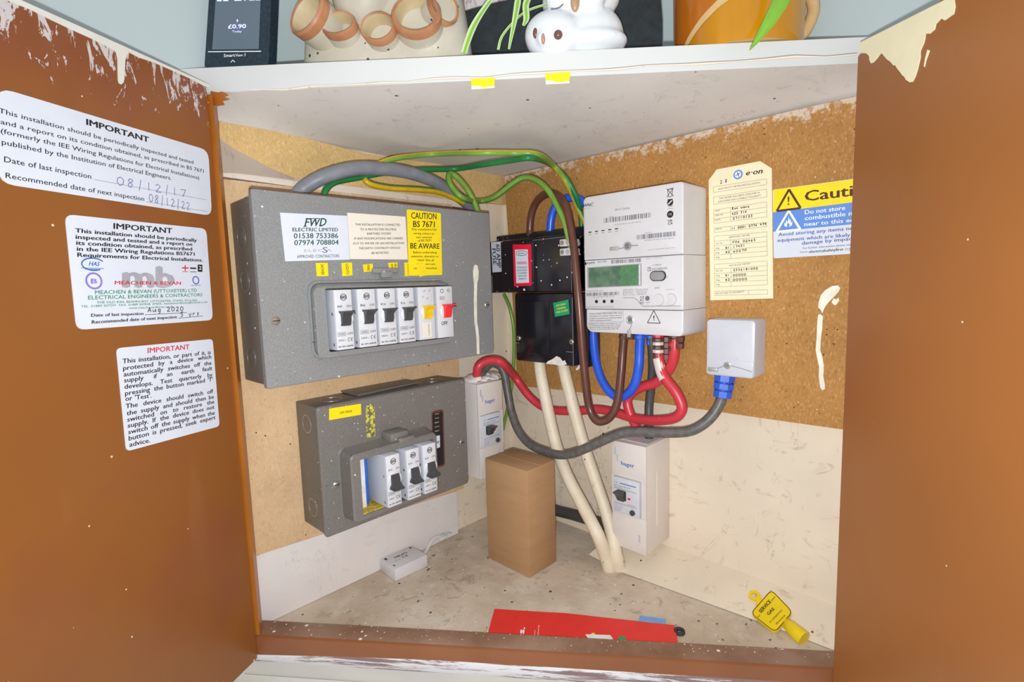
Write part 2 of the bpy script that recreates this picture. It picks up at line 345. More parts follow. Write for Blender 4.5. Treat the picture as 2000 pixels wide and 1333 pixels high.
def struct(name, mb):
    me = bpy.data.meshes.new(name); bmesh.ops.recalc_face_normals(mb.bm, faces=mb.bm.faces[:]); mb.bm.to_mesh(me); mb.bm.free()
    for k in mb.mats: me.materials.append(MT[k])
    me.polygons.foreach_set('use_smooth', [True]*len(me.polygons)); me.set_sharp_from_angle(angle=.6)
    o = bpy.data.objects.new(name, me); COL.objects.link(o); o['kind'] = 'structure'; return o
NX, NYm, NZ = V((1, 0, 0)), V((0, -1, 0)), V((0, 0, 1))
KN = V((.5983, -.8013, 0)); KT = V((.8013, .5983, 0))     # front of the corner cupboard: outward normal, and left to right
def kp(k, t, z): return KN*k+KT*t+V((0, 0, z))
def tdot(p): return V(p).dot(KT)

# handwriting: single pen strokes on a unit box
GL = {'0': [[(.5, 1), (.15, .8), (.1, .35), (.4, 0), (.8, .2), (.9, .7), (.5, 1)]], '8': [[(.8, .9), (.4, 1), (.2, .75), (.75, .35), (.6, 0), (.2, .1), (.25, .4), (.8, .75), (.8, .9)]],
 '/': [[(.6, 1.15), (.4, -.2)]], '1': [[(.4, 1), (.45, 0)]], '2': [[(.1, .8), (.45, 1), (.8, .75), (.15, .02), (.95, .05)]], '7': [[(.1, .9), (.9, .95), (.45, 0)]],
 'A': [[(.05, 0), (.5, 1), (.9, 0)], [(.2, .4), (.8, .4)]], 'u': [[(.1, .6), (.15, .1), (.5, .05), (.8, .6)], [(.8, .6), (.9, 0)]], 'g': [[(.8, .6), (.3, .6), (.2, .15), (.7, .1), (.8, .6), (.7, -.3), (.3, -.3)]],
 '5': [[(.9, 1), (.2, .95), (.25, .55), (.7, .5), (.7, .1), (.1, 0)]], 'y': [[(.1, .6), (.4, .1)], [(.9, .6), (.3, -.35)]], 'r': [[(.2, .6), (.2, 0)], [(.2, .4), (.8, .6)]], 's': [[(.8, .6), (.3, .5), (.7, .2), (.2, 0)]], 'e': [[(.2, .3), (.8, .35), (.6, .6), (.2, .3), (.5, 0), (.9, .1)]],
 '3': [[(.1, .95), (.7, 1), (.4, .55), (.8, .3), (.1, 0)]], '4': [[(.5, 1), (.1, .4), (.9, .4)], [(.65, .7), (.6, 0)]], '6': [[(.7, 1), (.2, .5), (.3, 0), (.8, .2), (.3, .45)]], '9': [[(.8, .7), (.3, .6), (.5, 1), (.8, .8), (.6, 0)]], '.': [[(.4, .05), (.55, .05)]],
 'a': [[(.8, .6), (.3, .6), (.15, .2), (.5, 0), (.8, .35), (.8, .6), (.9, 0)]],
 'L': [[(.2, 1), (.15, 0), (.8, 0)]], 'R': [[(.2, 0), (.2, 1), (.8, .8), (.3, .5), (.9, 0)]], 'o': [[(.5, .6), (.15, .3), (.5, 0), (.85, .3), (.5, .6)]], 'w': [[(.1, .6), (.3, 0), (.5, .4), (.7, 0), (.9, .6)]], 'n': [[(.15, 0), (.15, .6)], [(.15, .4), (.6, .6), (.8, 0)]], 't': [[(.5, 1), (.5, 0), (.8, .05)], [(.2, .6), (.8, .6)]], 'G': [[(.9, .9), (.3, .9), (.15, .3), (.7, 0), (.85, .4), (.5, .4)]], 'F': [[(.2, 0), (.2, 1), (.9, 1)], [(.2, .5), (.7, .5)]]}
def hand(mb, st, p0, p1, p2, w):
    p0, p1, p2 = V(p0), V(p1), V(p2); u = (p1-p0)/len(st); v = p2-p0; n = u.cross(v).normalized()
    for i, ch in enumerate(st):
        for sk in GL.get(ch, []):
            mb.pline([p0+u*(i+.1+.8*x)+v*y for x, y in sk], w, n, .0002)
def tri_warning(mb, c, hgt, u, v, col_line, w):   # outlined triangle
    c, u, v = V(c), V(u), V(v); n = u.cross(v); P3 = [c+v*hgt*.6, c+u*hgt*.56-v*hgt*.4, c-u*hgt*.56-v*hgt*.4]
    mb.m(col_line)
    for i in range(3): mb.line(P3[i], P3[(i+1) % 3], w, n, .0002+i*1e-6)
# ------------------------------------------------------------ setting
for nm, pt, edge in (('wall_left', lambda a, d, z: V((-d, -a, z)), .47), ('wall_right', lambda a, d, z: V((a, d, z)), .63)):
    mb = MB()                               # cream plaster inside the cupboard, emulsion on the rest of the wall
    for m_, a0, a1, z0, z1 in (('plaster_cream', 0, edge, -.05, .575), ('wall_paint', edge, 2.2, -.8, .575), ('wall_paint', 0, edge, -.8, -.05), ('wall_paint', 0, 2.2, .575, 1.5)):
        mb.m(m_); mb.loft([[pt(a0, 0, z0), pt(a1, 0, z0), pt(a1, .05, z0), pt(a0, .05, z0)], [pt(a0, 0, z1), pt(a1, 0, z1), pt(a1, .05, z1), pt(a0, .05, z1)]])
    struct(nm, mb)
FK = .366                                   # front plane of the cupboard's frame
T0 = tdot((.034, -.4302, 0)); T1 = tdot((.4975, -.0852, 0))
def diag(k, x):                             # point of the front line above plan coordinate x
    return V((x, (k-.5983*x)/-.8013, 0))
def ky(k): return -k/.8013
def kx(k): return k/.5983
mb = MB().m('concrete')
mb.loft([[(-.0, 0, -.05), (0, ky(.345), -.05), (kx(.345), 0, -.05)], [(0, 0, 0), (0, ky(.345), 0), (kx(.345), 0, 0)]]); struct('floor', mb)
# plaster fillet where the right wall meets the floor
up = [(0.21578,0,0.02622),(0.28288,0,0.02214),(0.38309,0,0.02174),(0.44488,0,0.0214),(0.48485,0,0.02082)]; dn = [(0.19702,-0.055,0),(0.25928,-0.06378,0),(0.3864,-0.05386,0),(0.44927,-0.04966,0),(0.50029,-0.04845,0)]
mb = MB().m('plaster_cream'); a = [V(p) for p in up]; b = [V(p)+V((0, 0, .001)) for p in dn]
mid = [p.lerp(q, .5)+V((0, -.0008, .0012)) for p, q in zip(a, b)]
for r0, r1 in ((a, mid), (mid, b)):
    A, B = mb.loop(r0), mb.loop(r1)
    for i in range(len(A)-1): mb.face([A[i], A[i+1], B[i+1], B[i]])
bmesh.ops.remove_doubles(mb.bm, verts=mb.bm.verts, dist=1e-5); struct('trim_1', mb)
mb = MB().m('paint_grey')                  # painted wall under the cupboard
mb.loft([[diag(.352, -.02)+V((0, 0, -.8)), diag(.352, .66)+V((0, 0, -.8)), diag(.30, .66)+V((0, 0, -.8)), diag(.30, -.02)+V((0, 0, -.8))], [diag(.352, -.02)+V((0, 0, -.03)), diag(.352, .66)+V((0, 0, -.03)), diag(.30, .66)+V((0, 0, -.03)), diag(.30, -.02)+V((0, 0, -.03))]])
struct('wall_front', mb)
mb = MB().m('paint_white')
mb.loft([[diag(.353, -.02)+V((0, 0, -.8)), diag(.353, .66)+V((0, 0, -.8)), diag(.374, .66)+V((0, 0, -.8)), diag(.374, -.02)+V((0, 0, -.8))], [diag(.353, -.02)+V((0, 0, -.052)), diag(.353, .66)+V((0, 0, -.052)), diag(.374, .66)+V((0, 0, -.055)), diag(.374, -.02)+V((0, 0, -.055))]])
struct('trim_2', mb)

# ------------------------------------------------------------ the corner cupboard
CB = thing('corner_cupboard', 'brown painted built-in corner cupboard with both doors open and a white shelf on top', 'cupboard', (0, 0, 0))
# shelf: warped slab
mb = MB()
lf_b, rf_b = V((.0325, -.4325, .5684)), V((.4995, -.0838, .5579)); lf_t, rf_t = V((.0085, -.4504, .5905)), V((.5206, -.0681, .5784))
ext = lambda p, q, u: p+(q-p)*u
L_b, R_b, L_t, R_t = ext(lf_b, rf_b, -.06), ext(lf_b, rf_b, 1.13), ext(lf_t, rf_t, -.02), ext(lf_t, rf_t, 1.08)
L_b.x = L_t.x = .0005; R_b.y = R_t.y = -.0005
mb.m('underside'); n_ = 16
wallz = lambda u: (V((.0005, -.42*(1-2*u), .5435+.004*(1-2*u))) if u < .5 else V((.57*(2*u-1), -.0005, .5435)))
rows = []
for j in range(9):
    w = j/8; row = []
    for i in range(n_+1):
        u = i/n_; row.append(mb.bm.verts.new(wallz(u).lerp(L_b.lerp(R_b, u), w)))
    rows.append(row)
for j in range(8):
    for i in range(n_): mb.face([rows[j][i], rows[j][i+1], rows[j+1][i+1], rows[j+1][i]])
mb.m('white_gloss'); Lt, Rt, Ct = mb.loop([L_t, R_t, V((.0005, -.0005, .584))]); mb.face([Lt, Rt, Ct])
mb.face(rows[8]+[Rt, Lt])
shelf = obj('shelf', mb, CB)
for pts in ([(0.22832,-0.2713,0.56599),(0.24599,-0.25811,0.56569),(0.24571,-0.25832,0.55536),(0.22838,-0.27126,0.55556)], [(0.28338,-0.2302,0.56618),(0.30153,-0.21664,0.56533),(0.30064,-0.21731,0.55437),(0.28355,-0.23007,0.55505)]):
    mb = MB(); q = [V(p) for p in pts]; mb.m('label_yellow').sheet(q, 0, .0008)
    e = [q[3].lerp(q[0], .30), q[2].lerp(q[1], .18), q[2], q[3]]; mb.m('white_sticker').poly([p+KN*.0002 for p in (e[0], e[0].lerp(e[1], .3), e[0].lerp(e[1], .5)-V((0, 0, .0014)), e[1], e[2], e[3])])
    obj('yellow_sticker', mb, shelf)
# ragged filler ridge along the shelf's front edge, sill, jambs
mb = MB().m('lath')
mb.tube([ext(lf_b, rf_b, u)-KN*.006+V((0, 0, .0002+.0006*math.sin(u*37)+.0005*math.sin(u*91))) for u in [i/24 for i in range(25)]], [.0009+.0004*math.sin(i*2.1) for i in range(25)], 6, samples=2)
obj('filler_bead', mb, CB, 'pale pink ragged filler along the shelf edge')
mb = MB(); S0, S1 = -.02, .56
def srow(k, z, x0=.0, x1=.555): return diag(k, x0)+V((0, 0, z)), diag(k, x1)+V((0, 0, z))
mb.m('sill_top'); prof = [(.349, -.03), (.349, .0112), (.3712, .0112), (.3738, .0098)]; ms = ['sill_top', 'sill_top', 'sill_front']
prof += [(.3745, -.0035), (.3735, -.0125), (.3665, -.024), (.352, -.024)]; ms += ['sill_front', 'flaking', 'flaking', 'flaking']
for i in range(len(prof)-1):
    def pt_(k, z, x): return diag(k, x)+V((0, 0, z-(.0085*max(0, 1-x/.17) if k == .3745 else 0)-(.002*max(0, 1-x/.17) if k == .3735 else 0)))
    mb.m(ms[i])
    xs_ = [.002, .06, .12, .2, .3, .4, .548]
    for u in range(6): mb.poly([pt_(*prof[i], xs_[u]), pt_(*prof[i], xs_[u+1]), pt_(*prof[i+1], xs_[u+1]), pt_(*prof[i+1], xs_[u])])
bmesh.ops.remove_doubles(mb.bm, verts=mb.bm.verts, dist=1e-5); obj('sill', mb, CB)
for nm, x0, x1, x2, z0, z1 in (('jamb', .012, .0325, .0424, .0115, .562), ('jamb', .535, .520, .5035, .0115, .556)):
    mb = MB().m('jamb'); lo = [diag(.362, x0), diag(.362, x1), diag(.373, x2), diag(.373, x0)]
    mb.loft([[p+V((0, 0, z0)) for p in lo], [p+V((0, 0, z1)) for p in lo]]); obj(nm, mb, CB)
mb = MB().m('jamb').prism([(0.03429,-0.43265,0.56785),(0.04012,-0.4283,0.56591),(0.044,-0.4254,0.5665),(0.04882,-0.42181,0.56279),(0.04445,-0.42507,0.5613),(0.04937,-0.42139,0.55899),(0.04289,-0.42623,0.55767),(0.04475,-0.42484,0.55421),(0.03874,-0.42933,0.55379),(0.03382,-0.43301,0.55657)], -KN*.0006); obj('paint_smear', mb, CB, 'ragged smear of brown paint at the left hinge corner')
# left wall boards
mb = MB().m('pale_chipboard'); zt = .4905
zb0, zb1 = 0.08577, 0.06767
mb.loft([[(.0005, -.447, zb0), (.0005, -.118, zb1), (.0005, -.118, zt), (.0005, -.447, zt)], [(.012, -.447, zb0), (.012, -.118, zb1), (.012, -.118, zt), (.012, -.447, zt)]]); obj('back_panel', mb, CB, 'pale chipboard panel behind the grey units')
mb = MB().m('strip_white'); mb.loft([[(.0005, -.447, 0.0005), (.0005, -.131, 0.0005), (.0005, -.131, zb1-.0008), (.0005, -.447, zb0-.0008)], [(.010, -.447, 0.0005), (.010, -.131, 0.0005), (.010, -.131, zb1-.0008), (.010, -.447, zb0-.0008)]]); obj('skirting_strip', mb, CB)
mb = MB().m('lath'); q = [(0.01,-0.42032,0.49889),(0.01,-0.30576,0.49954),(0.01,-0.06948,0.49696),(0.01,-0.06994,0.48789),(0.01,-0.30645,0.49005),(0.01,-0.42078,0.49322)]
mb.prism(q, (-.0095, 0, 0)); obj('lath', mb, CB, 'cream painted lath above the chipboard panel')
mb = MB().m('gold_board'); q = [(0.006,-0.41775,0.54968),(0.006,-0.41202,0.54876),(0.006,-0.34858,0.54985),(0.006,-0.24606,0.54197),(0.006,0.00297,0.55081),(0.006,0.00079,0.50113),(0.006,-0.1344,0.49823),(0.006,-0.30384,0.49799),(0.006,-0.42112,0.4974)]
mb.prism(q, (-.0055, 0, 0)); obj('packing_board', mb, CB, 'golden strand board along the top of the left wall')
mb = MB().m('lath'); up = [(0.008,-0.41897,0.53089),(0.008,-0.40736,0.52362),(0.008,-0.39013,0.51685),(0.008,-0.36946,0.50793),(0.008,-0.34448,0.50111),(0.008,-0.30463,0.50115)]; dn = [(0.011,-0.42276,0.49638),(0.011,-0.41046,0.49793),(0.011,-0.39272,0.49805),(0.011,-0.37144,0.49797),(0.011,-0.34607,0.49765),(0.011,-0.30642,0.49756)]
A, B = mb.loop(up), mb.loop(dn)
for i in range(5): mb.face([A[i], A[i+1], B[i+1], B[i]])
bmesh.ops.solidify(mb.bm, geom=mb.bm.faces[:], thickness=.0012); obj('peeling_strip', mb, CB, 'beige strip peeling off the left wall')
# right wall board
mb = MB().m('chipboard'); q = [(0.01459,-0.012,0.54053),(0.02774,-0.012,0.28908),(0.02918,-0.012,0.21105),(0.11868,-0.012,0.21512),(0.28866,-0.012,0.2171),(0.41176,-0.012,0.21755),(0.48531,-0.012,0.21822)]; q2 = [V(p) for p in q]; q2[0].z = .5425
poly = q2+[V((.62, -.012, q2[-1].z+.001)), V((.62, -.012, .5425))]
mb.prism(poly, (0, .0115, 0)); BR = obj('back_panel', mb, CB, 'orange chipboard panel behind the meter')
mb = MB().m('paint_cream')
for q in ([(0.47468,-0.0124,0.36397),(0.47654,-0.0124,0.3614),(0.47533,-0.0124,0.35786),(0.47191,-0.0124,0.3533),(0.46626,-0.0124,0.34661),(0.46364,-0.0124,0.34245),(0.46154,-0.0124,0.33617),(0.46005,-0.0124,0.33928),(0.45765,-0.0124,0.34187),(0.45794,-0.0124,0.34762),(0.45959,-0.0124,0.35439),(0.46357,-0.0124,0.35953),(0.46933,-0.0124,0.36355)], [(0.47336,-0.0124,0.35022),(0.47553,-0.0124,0.35175),(0.47608,-0.0124,0.34869),(0.47397,-0.0124,0.34511),(0.47222,-0.0124,0.34407),(0.46941,-0.0124,0.34714),(0.47108,-0.0124,0.35125)],
    [(0.45972,-0.0124,0.33509),(0.46209,-0.0124,0.33305),(0.46199,-0.0124,0.32152),(0.461,-0.0124,0.30831),(0.46085,-0.0124,0.29823),(0.46294,-0.0124,0.29095),(0.46461,-0.0124,0.28205),(0.46447,-0.0124,0.27138),(0.46615,-0.0124,0.26248),(0.46628,-0.0124,0.25821),(0.46401,-0.0124,0.25632),(0.46204,-0.0124,0.25932),(0.46027,-0.0124,0.27095),(0.46046,-0.0124,0.28008),(0.45829,-0.0124,0.28953),(0.45662,-0.0124,0.29795),(0.45718,-0.0124,0.31075),(0.45717,-0.0124,0.32662),(0.45787,-0.0124,0.33453)]): mb.prism(q, (0, .0006, 0))
obj('paint_drip', mb, BR, 'cream paint dripped down the chipboard')
# caution sticker
mb = MB(); n_ = NYm
mb.m('white_sticker').sheet([(0.41094,-0.0124,0.46599),(0.49779,-0.0124,0.46604),(0.50048,-0.0124,0.39466),(0.41364,-0.0124,0.39398)], .002)
mb.m('yellow_sticker').quad([(0.41196,-0.0124,0.46584),(0.49781,-0.0124,0.46557),(0.49861,-0.0124,0.44418),(0.412,-0.0124,0.44249)], .0001)
mb.m('blue_sticker').quad([(0.412,-0.0124,0.44249),(0.49861,-0.0124,0.44418),(0.49941,-0.0124,0.42313),(0.41247,-0.0124,0.42212)], .0001)
mb.m('ink_brown').text('Cauti', (0.44203,-0.0124,0.45014),(0.48429,-0.0124,0.45012),(0.44175,-0.0124,0.46013), .03).text('on', (0.4864,-0.0124,0.45008),(0.50723,-0.0124,0.45011),(0.48606,-0.0124,0.4595), .03); mb.m('ink_white')
for st, p in (('Do not store', ((0.44264,-0.0124,0.437),(0.47832,-0.0124,0.43749),(0.44252,-0.0124,0.44112))), ('combustible materials', ((0.44281,-0.0124,0.43107),(0.50795,-0.0124,0.43172),(0.44269,-0.0124,0.4352))), ('near to this equipment', ((0.4425,-0.0124,0.42517),(0.51138,-0.0124,0.42523),(0.44239,-0.0124,0.42905)))): mb.text(st, *p, .02)
mb.m('ink_navy')
for st, p in (('Avoid storing any items near', ((0.41769,-0.0124,0.41685),(0.49092,-0.0124,0.41767),(0.41761,-0.0124,0.42033))), ('equipment which are likely to', ((0.41707,-0.0124,0.41101),(0.49031,-0.0124,0.4114),(0.41699,-0.0124,0.4145))), ('damage by impact', ((0.44064,-0.0124,0.40639),(0.48706,-0.0124,0.40776),(0.44054,-0.0124,0.40978)))): mb.text(st, *p, .02)
mb.m('ink'); mb.text('For further information please visit', (0.44172,-0.0124,0.40188),(0.48511,-0.0124,0.40274),(0.44167,-0.0124,0.40376))
mb.m('ink_grey').text('www.', (0.43894,-0.0124,0.39814),(0.44706,-0.0124,0.39816),(0.43888,-0.0124,0.40024)); mb.m('ink').text('electricalsafetyfirst', (0.44755,-0.0124,0.39762),(0.47793,-0.0124,0.39827),(0.44747,-0.0124,0.40021), .025); mb.m('ink_grey').text('.org.uk', (0.47835,-0.0124,0.39849),(0.48865,-0.0124,0.39882),(0.47827,-0.0124,0.40099))
U_, V_ = NX, NZ
tri_warning(mb, (0.42705,-0.0124,0.45177), .0205, (1, 0, .02), (0, 0, 1), 'ink_brown', .0022); mb.text('!', (0.4261,-0.0124,0.4485),(0.42787,-0.0124,0.44854),(0.42588,-0.0124,0.45687), .03)
tri_warning(mb, (0.42736,-0.0124,0.43013), .0205, (1, 0, .02), (0, 0, 1), 'ink_white', .0022)
c_ = V((0.42715,-0.0124,0.42873)); mb.poly([c_+V((x*.0048, -.0002, y*.0075)) for x, y in ((-.2, -.4), (-.75, -.2), (-.8, .3), (-.5, 0), (-.45, .6), (-.1, .25), (.05, 1.1), (.3, .4), (.5, .75), (.55, .1), (.85, .35), (.75, -.2), (.2, -.4), (.3, -.1), (0, .25), (-.25, -.1))])
obj('caution_sticker', mb, BR)

# doors
def door(hx, hy, dx, dy, z0, z1, mat, wid, tn):
    d = V((dx, dy, 0)); n = V((-dy, dx, 0)) if tn < 0 else V((dy, -dx, 0))     # outward from the camera side
    h = V((hx, hy, 0)); mb = MB().m(mat); a = [h, h-d*wid, h-d*wid+n*.016, h+n*.016]
    mb.loft([[p+V((0, 0, z0)) for p in a], [p+V((0, 0, z1)) for p in a]])
    es = mb.bm.edges[:]; bmesh.ops.bevel(mb.bm, geom=es, offset=.0012, segments=2, affect='EDGES'); return mb
DL = obj('door', door(.040, -.437, -.5028, .8644, -.0145, .5725, 'door_left', .285, -1), CB, 'left door leaf with three white stickers')
DR = obj('door', door(.4995, -.094, -.6823, .7311, -.0145, .5515, 'door_right', .285, 1), CB, 'right door leaf with a bare cream patch at its top')
mb = MB().m('paint_white'); o5 = .0004
mb.prism([(0.1325,-0.59483,0.57133),(0.12448,-0.58103,0.57151),(0.03934,-0.43467,0.57211),(0.03954,-0.43501,0.56872),(0.0438,-0.44234,0.56861),(0.05102,-0.45475,0.56948),(0.06182,-0.47332,0.56954),(0.06934,-0.48625,0.56937),(0.07647,-0.4985,0.56796),(0.08045,-0.50534,0.56879),(0.08176,-0.5076,0.56504),(0.08243,-0.50875,0.56105),(0.08376,-0.51103,0.54575),(0.08437,-0.51208,0.54262),(0.08533,-0.51374,0.5408),(0.08617,-0.51518,0.541),(0.08645,-0.51565,0.54349),(0.08564,-0.51426,0.56089),(0.08607,-0.51499,0.56436),(0.08704,-0.51667,0.56548),(0.09533,-0.53093,0.56649),(0.10269,-0.54357,0.56665),(0.10952,-0.55531,0.56715),(0.11586,-0.56622,0.56796),(0.12187,-0.57655,0.56739),(0.12743,-0.5861,0.56814),(0.13267,-0.59511,0.56853)], (-.0005, -.0003, 0))
obj('paint_drip', mb, DL, 'cream paint along the top edge with one long run')
mb = MB().m('cream_card'); mb.prism([(0.50189,-0.09744,0.56002),(0.56475,-0.16479,0.54852),(0.56596,-0.16609,0.54065),(0.56535,-0.16544,0.53682),(0.5607,-0.16046,0.53634),(0.55858,-0.15819,0.53905),(0.55549,-0.15487,0.53737),(0.55505,-0.1544,0.53446),(0.55241,-0.15157,0.53362),(0.54958,-0.14854,0.53548),(0.54943,-0.14838,0.53229),(0.54892,-0.14784,0.52998),(0.54693,-0.1457,0.52591),(0.54714,-0.14592,0.52178),(0.54666,-0.14541,0.51872),(0.54562,-0.14429,0.51393),(0.54449,-0.14309,0.51048),(0.54299,-0.14147,0.50788),(0.5413,-0.13967,0.50843),(0.53844,-0.13661,0.51169),(0.53729,-0.13537,0.51441),(0.53582,-0.13379,0.51627),(0.5339,-0.13174,0.51979),(0.53198,-0.12968,0.523),(0.53038,-0.12797,0.5264),(0.52928,-0.12679,0.52667),(0.52651,-0.12381,0.53116),(0.52413,-0.12127,0.534),(0.51958,-0.1164,0.54148),(0.51617,-0.11274,0.53907),(0.51382,-0.11022,0.53781),(0.51176,-0.10802,0.53825),(0.51038,-0.10654,0.54134),(0.5098,-0.10591,0.54513),(0.50712,-0.10305,0.54865),(0.5045,-0.10023,0.55024),(0.50181,-0.09735,0.55226)], (.0004, .0003, 0))
mb.prism([(0.55137,-0.15046,0.52418),(0.55266,-0.15184,0.52274),(0.55078,-0.14982,0.51764),(0.55005,-0.14904,0.51376),(0.54967,-0.14864,0.51497),(0.55036,-0.14937,0.51986)], (.0004, .0003, 0))
obj('paint_patch', mb, DR, 'ragged cream patch of old paint')

LN = V((.8644, .5028, 0))
mb = MB().m('white_sticker').sheet([(0.12891,-0.58865,0.50974),(0.04364,-0.44207,0.50942),(0.04507,-0.44453,0.44821),(0.13189,-0.59378,0.44894)], .009)
mb.m('ink').text('IMPORTANT', (0.10139,-0.54135,0.50154),(0.07549,-0.49682,0.50128),(0.10114,-0.54091,0.50586), .045); mb.m('ink')
for st, p in (('This installation should be periodically inspected and tested', ((0.12943,-0.58954,0.49365),(0.05338,-0.45881,0.49291),(0.12925,-0.58923,0.49673))), ('and a report on its condition obtained, as prescribed in BS 7671', ((0.12931,-0.58934,0.4868),(0.04779,-0.44919,0.4871),(0.12913,-0.58903,0.4899))), ('(formerly the IEE Wiring Regulations for Electrical Installations)', ((0.12961,-0.58985,0.48097),(0.0508,-0.45437,0.47996),(0.12943,-0.58954,0.48406))), ('published by the Institution of Electrical Engineers.', ((0.12974,-0.59007,0.47395),(0.06623,-0.4809,0.47405),(0.12955,-0.58974,0.47721))), ('Date of last inspection', ((0.12971,-0.59002,0.46302),(0.1018,-0.54204,0.46233),(0.1295,-0.58966,0.46662))), ('Recommended date of next inspection', ((0.1299,-0.59035,0.45296),(0.08063,-0.50566,0.45212),(0.1297,-0.59,0.45641)))): mb.text(st, *p, .008)
mb.m('ink_grey')
for a, b in (([(0.10066,-0.54008,0.46226),(0.04732,-0.44839,0.46252)]), ([(0.07966,-0.50398,0.45197),(0.04765,-0.44897,0.45165)])):
    a, b = V(a), V(b); k = int((b-a).length/.0011)
    for i in range(k): mb.line(a.lerp(b, i/k), a.lerp(b, (i+.5)/k), .0005, LN, .0002)
mb.m('ink_pen'); hand(mb, '08/12/17', (0.09251,-0.52608,0.46127),(0.05877,-0.46808,0.46139),(0.09212,-0.5254,0.46801), .0006); hand(mb, '08/12/22', (0.07884,-0.50258,0.4522),(0.05745,-0.4658,0.45041),(0.07845,-0.5019,0.45896), .0006)
obj('warning_sticker', mb, DL, 'largest white sticker, dates written in pale pen')
mb = MB().m('white_sticker').sheet([(0.11271,-0.5608,0.43406),(0.04922,-0.45166,0.43543),(0.05027,-0.45346,0.34929),(0.11347,-0.5621,0.35144)], .006)
mb.m('ink').text('IMPORTANT', (0.09531,-0.53088,0.427),(0.06849,-0.48479,0.42792),(0.09505,-0.53044,0.43134), .035)
for st, p in (('This installation should be periodically', ((0.11003,-0.55618,0.42177),(0.05557,-0.46257,0.42226),(0.10985,-0.55589,0.42471))), ('inspected and tested and a report on', ((0.11015,-0.5564,0.41719),(0.0584,-0.46743,0.41828),(0.10998,-0.5561,0.42014))), ('its condition obtained, as prescribed', ((0.11018,-0.55645,0.41291),(0.05865,-0.46787,0.41396),(0.11001,-0.55616,0.41586))), ('in the IEE Wiring Regulations BS7671', ((0.11024,-0.55654,0.40862),(0.05756,-0.466,0.40953),(0.11006,-0.55625,0.41157))), ('Requirements for Electrical Installations.', ((0.11027,-0.5566,0.40432),(0.05316,-0.45843,0.40437),(0.1101,-0.55631,0.40728))), ('Date of last inspection', ((0.10786,-0.55246,0.36027),(0.08639,-0.51556,0.35897),(0.10773,-0.55223,0.36254))), ('Recommended date of next inspection', ((0.10793,-0.55259,0.35509),(0.07046,-0.48817,0.35393),(0.10779,-0.55234,0.35755)))): mb.text(st, *p, .04)
mb.m('ink_light').text('mb', (0.09443,-0.52937,0.38179),(0.0699,-0.48721,0.38109),(0.09342,-0.52763,0.39904), .06, 0, .0001)
mb.m('ink_red').text('MEACHEN & BEVAN', (0.09732,-0.53435,0.38401),(0.06666,-0.48164,0.38326),(0.09716,-0.53407,0.38678), .03, 0, .0002)
mb.m('ink_green')
for st, p in (('MEACHEN & BEVAN (UTTOXETER) LTD', ((0.1054,-0.54823,0.37687),(0.05825,-0.46719,0.37653),(0.10523,-0.54794,0.37973))), ('ELECTRICAL ENGINEERS & CONTRACTORS', ((0.10821,-0.55306,0.37306),(0.05538,-0.46224,0.37231),(0.10804,-0.55277,0.37588))), ('THE OLD INN, BEAMHURST, UTTOXETER, STAFFS, ST14 5EA', ((0.10519,-0.54787,0.36984),(0.05853,-0.46766,0.36794),(0.10509,-0.5477,0.37156))), ('TEL. 01889 507297  FAX. 01889 507828  EMAIL. meachenandbevan@hotmail.co.uk', ((0.11108,-0.55799,0.36745),(0.0527,-0.45763,0.36593),(0.11098,-0.55783,0.36905))), ('www.meachenandbevan.co.uk', ((0.09248,-0.52602,0.36439),(0.07196,-0.49074,0.3636),(0.09239,-0.52586,0.36602)))): mb.text(st, *p, .012)
mb.m('ink')
for a, b in (([(0.08572,-0.5144,0.35889),(0.06484,-0.4785,0.35817)]), ([(0.06975,-0.48694,0.35378),(0.05612,-0.46352,0.354)])): mb.line(a, b, .0004, LN)
hand(mb, 'Aug 2020', (0.08467,-0.5126,0.36079),(0.06639,-0.48118,0.35996),(0.08445,-0.51222,0.36458), .0006); hand(mb, '5 yrs', (0.06886,-0.48543,0.35502),(0.05785,-0.4665,0.35494),(0.06863,-0.48502,0.35908), .0006)
mb.m('ink_blue').text('HAS', (0.1065,-0.55012,0.39814),(0.10228,-0.54286,0.39797),(0.10632,-0.54982,0.40116), .03, .3)
c_ = V((0.10473,-0.54708,0.39918)); e1, e2 = V((-.5028, .8644, 0)), NZ
mb.pline([c_+e1*.0085*math.cos(a)+e2*.0046*math.sin(a) for a in [.5+i*.3 for i in range(17)]], .0009, LN)
mb.line(*([(0.10939,-0.55509,0.39633),(0.1008,-0.54033,0.39611)]), .0004, LN); mb.line(*([(0.10815,-0.55296,0.39545),(0.10224,-0.5428,0.39528)]), .0004, LN)
mb.m('ink_violet'); c_ = V((0.10518,-0.54786,0.38682)); mb.lathe(c_, LN, [(.0064, 0), (.0064, .0002), (.0050, .0002), (.0050, 0)], 28, None, False); mb.text('B', (0.10651,-0.55014,0.38494),(0.10402,-0.54586,0.3849),(0.10631,-0.5498,0.38834), .06)
mb.m('ink_navy'); c_ = V((0.05818,-0.46707,0.38713)); mb.lathe(c_, LN, [(.0038, 0), (.0038, .0002), (.0029, .0002), (.0029, 0)], 20, None, False); mb.line(*([(0.06116,-0.47218,0.38242),(0.05564,-0.46269,0.38253)]), .0004, LN)
mb.m('ink_red'); mb.line(*([(0.06524,-0.4792,0.39818),(0.06165,-0.47303,0.3981)]), .0011, LN); mb.line(*([(0.06331,-0.47587,0.40076),(0.06363,-0.47643,0.39528)]), .0011, LN); mb.line(*([(0.06517,-0.47908,0.39478),(0.06185,-0.47337,0.39474)]), .0005, LN)
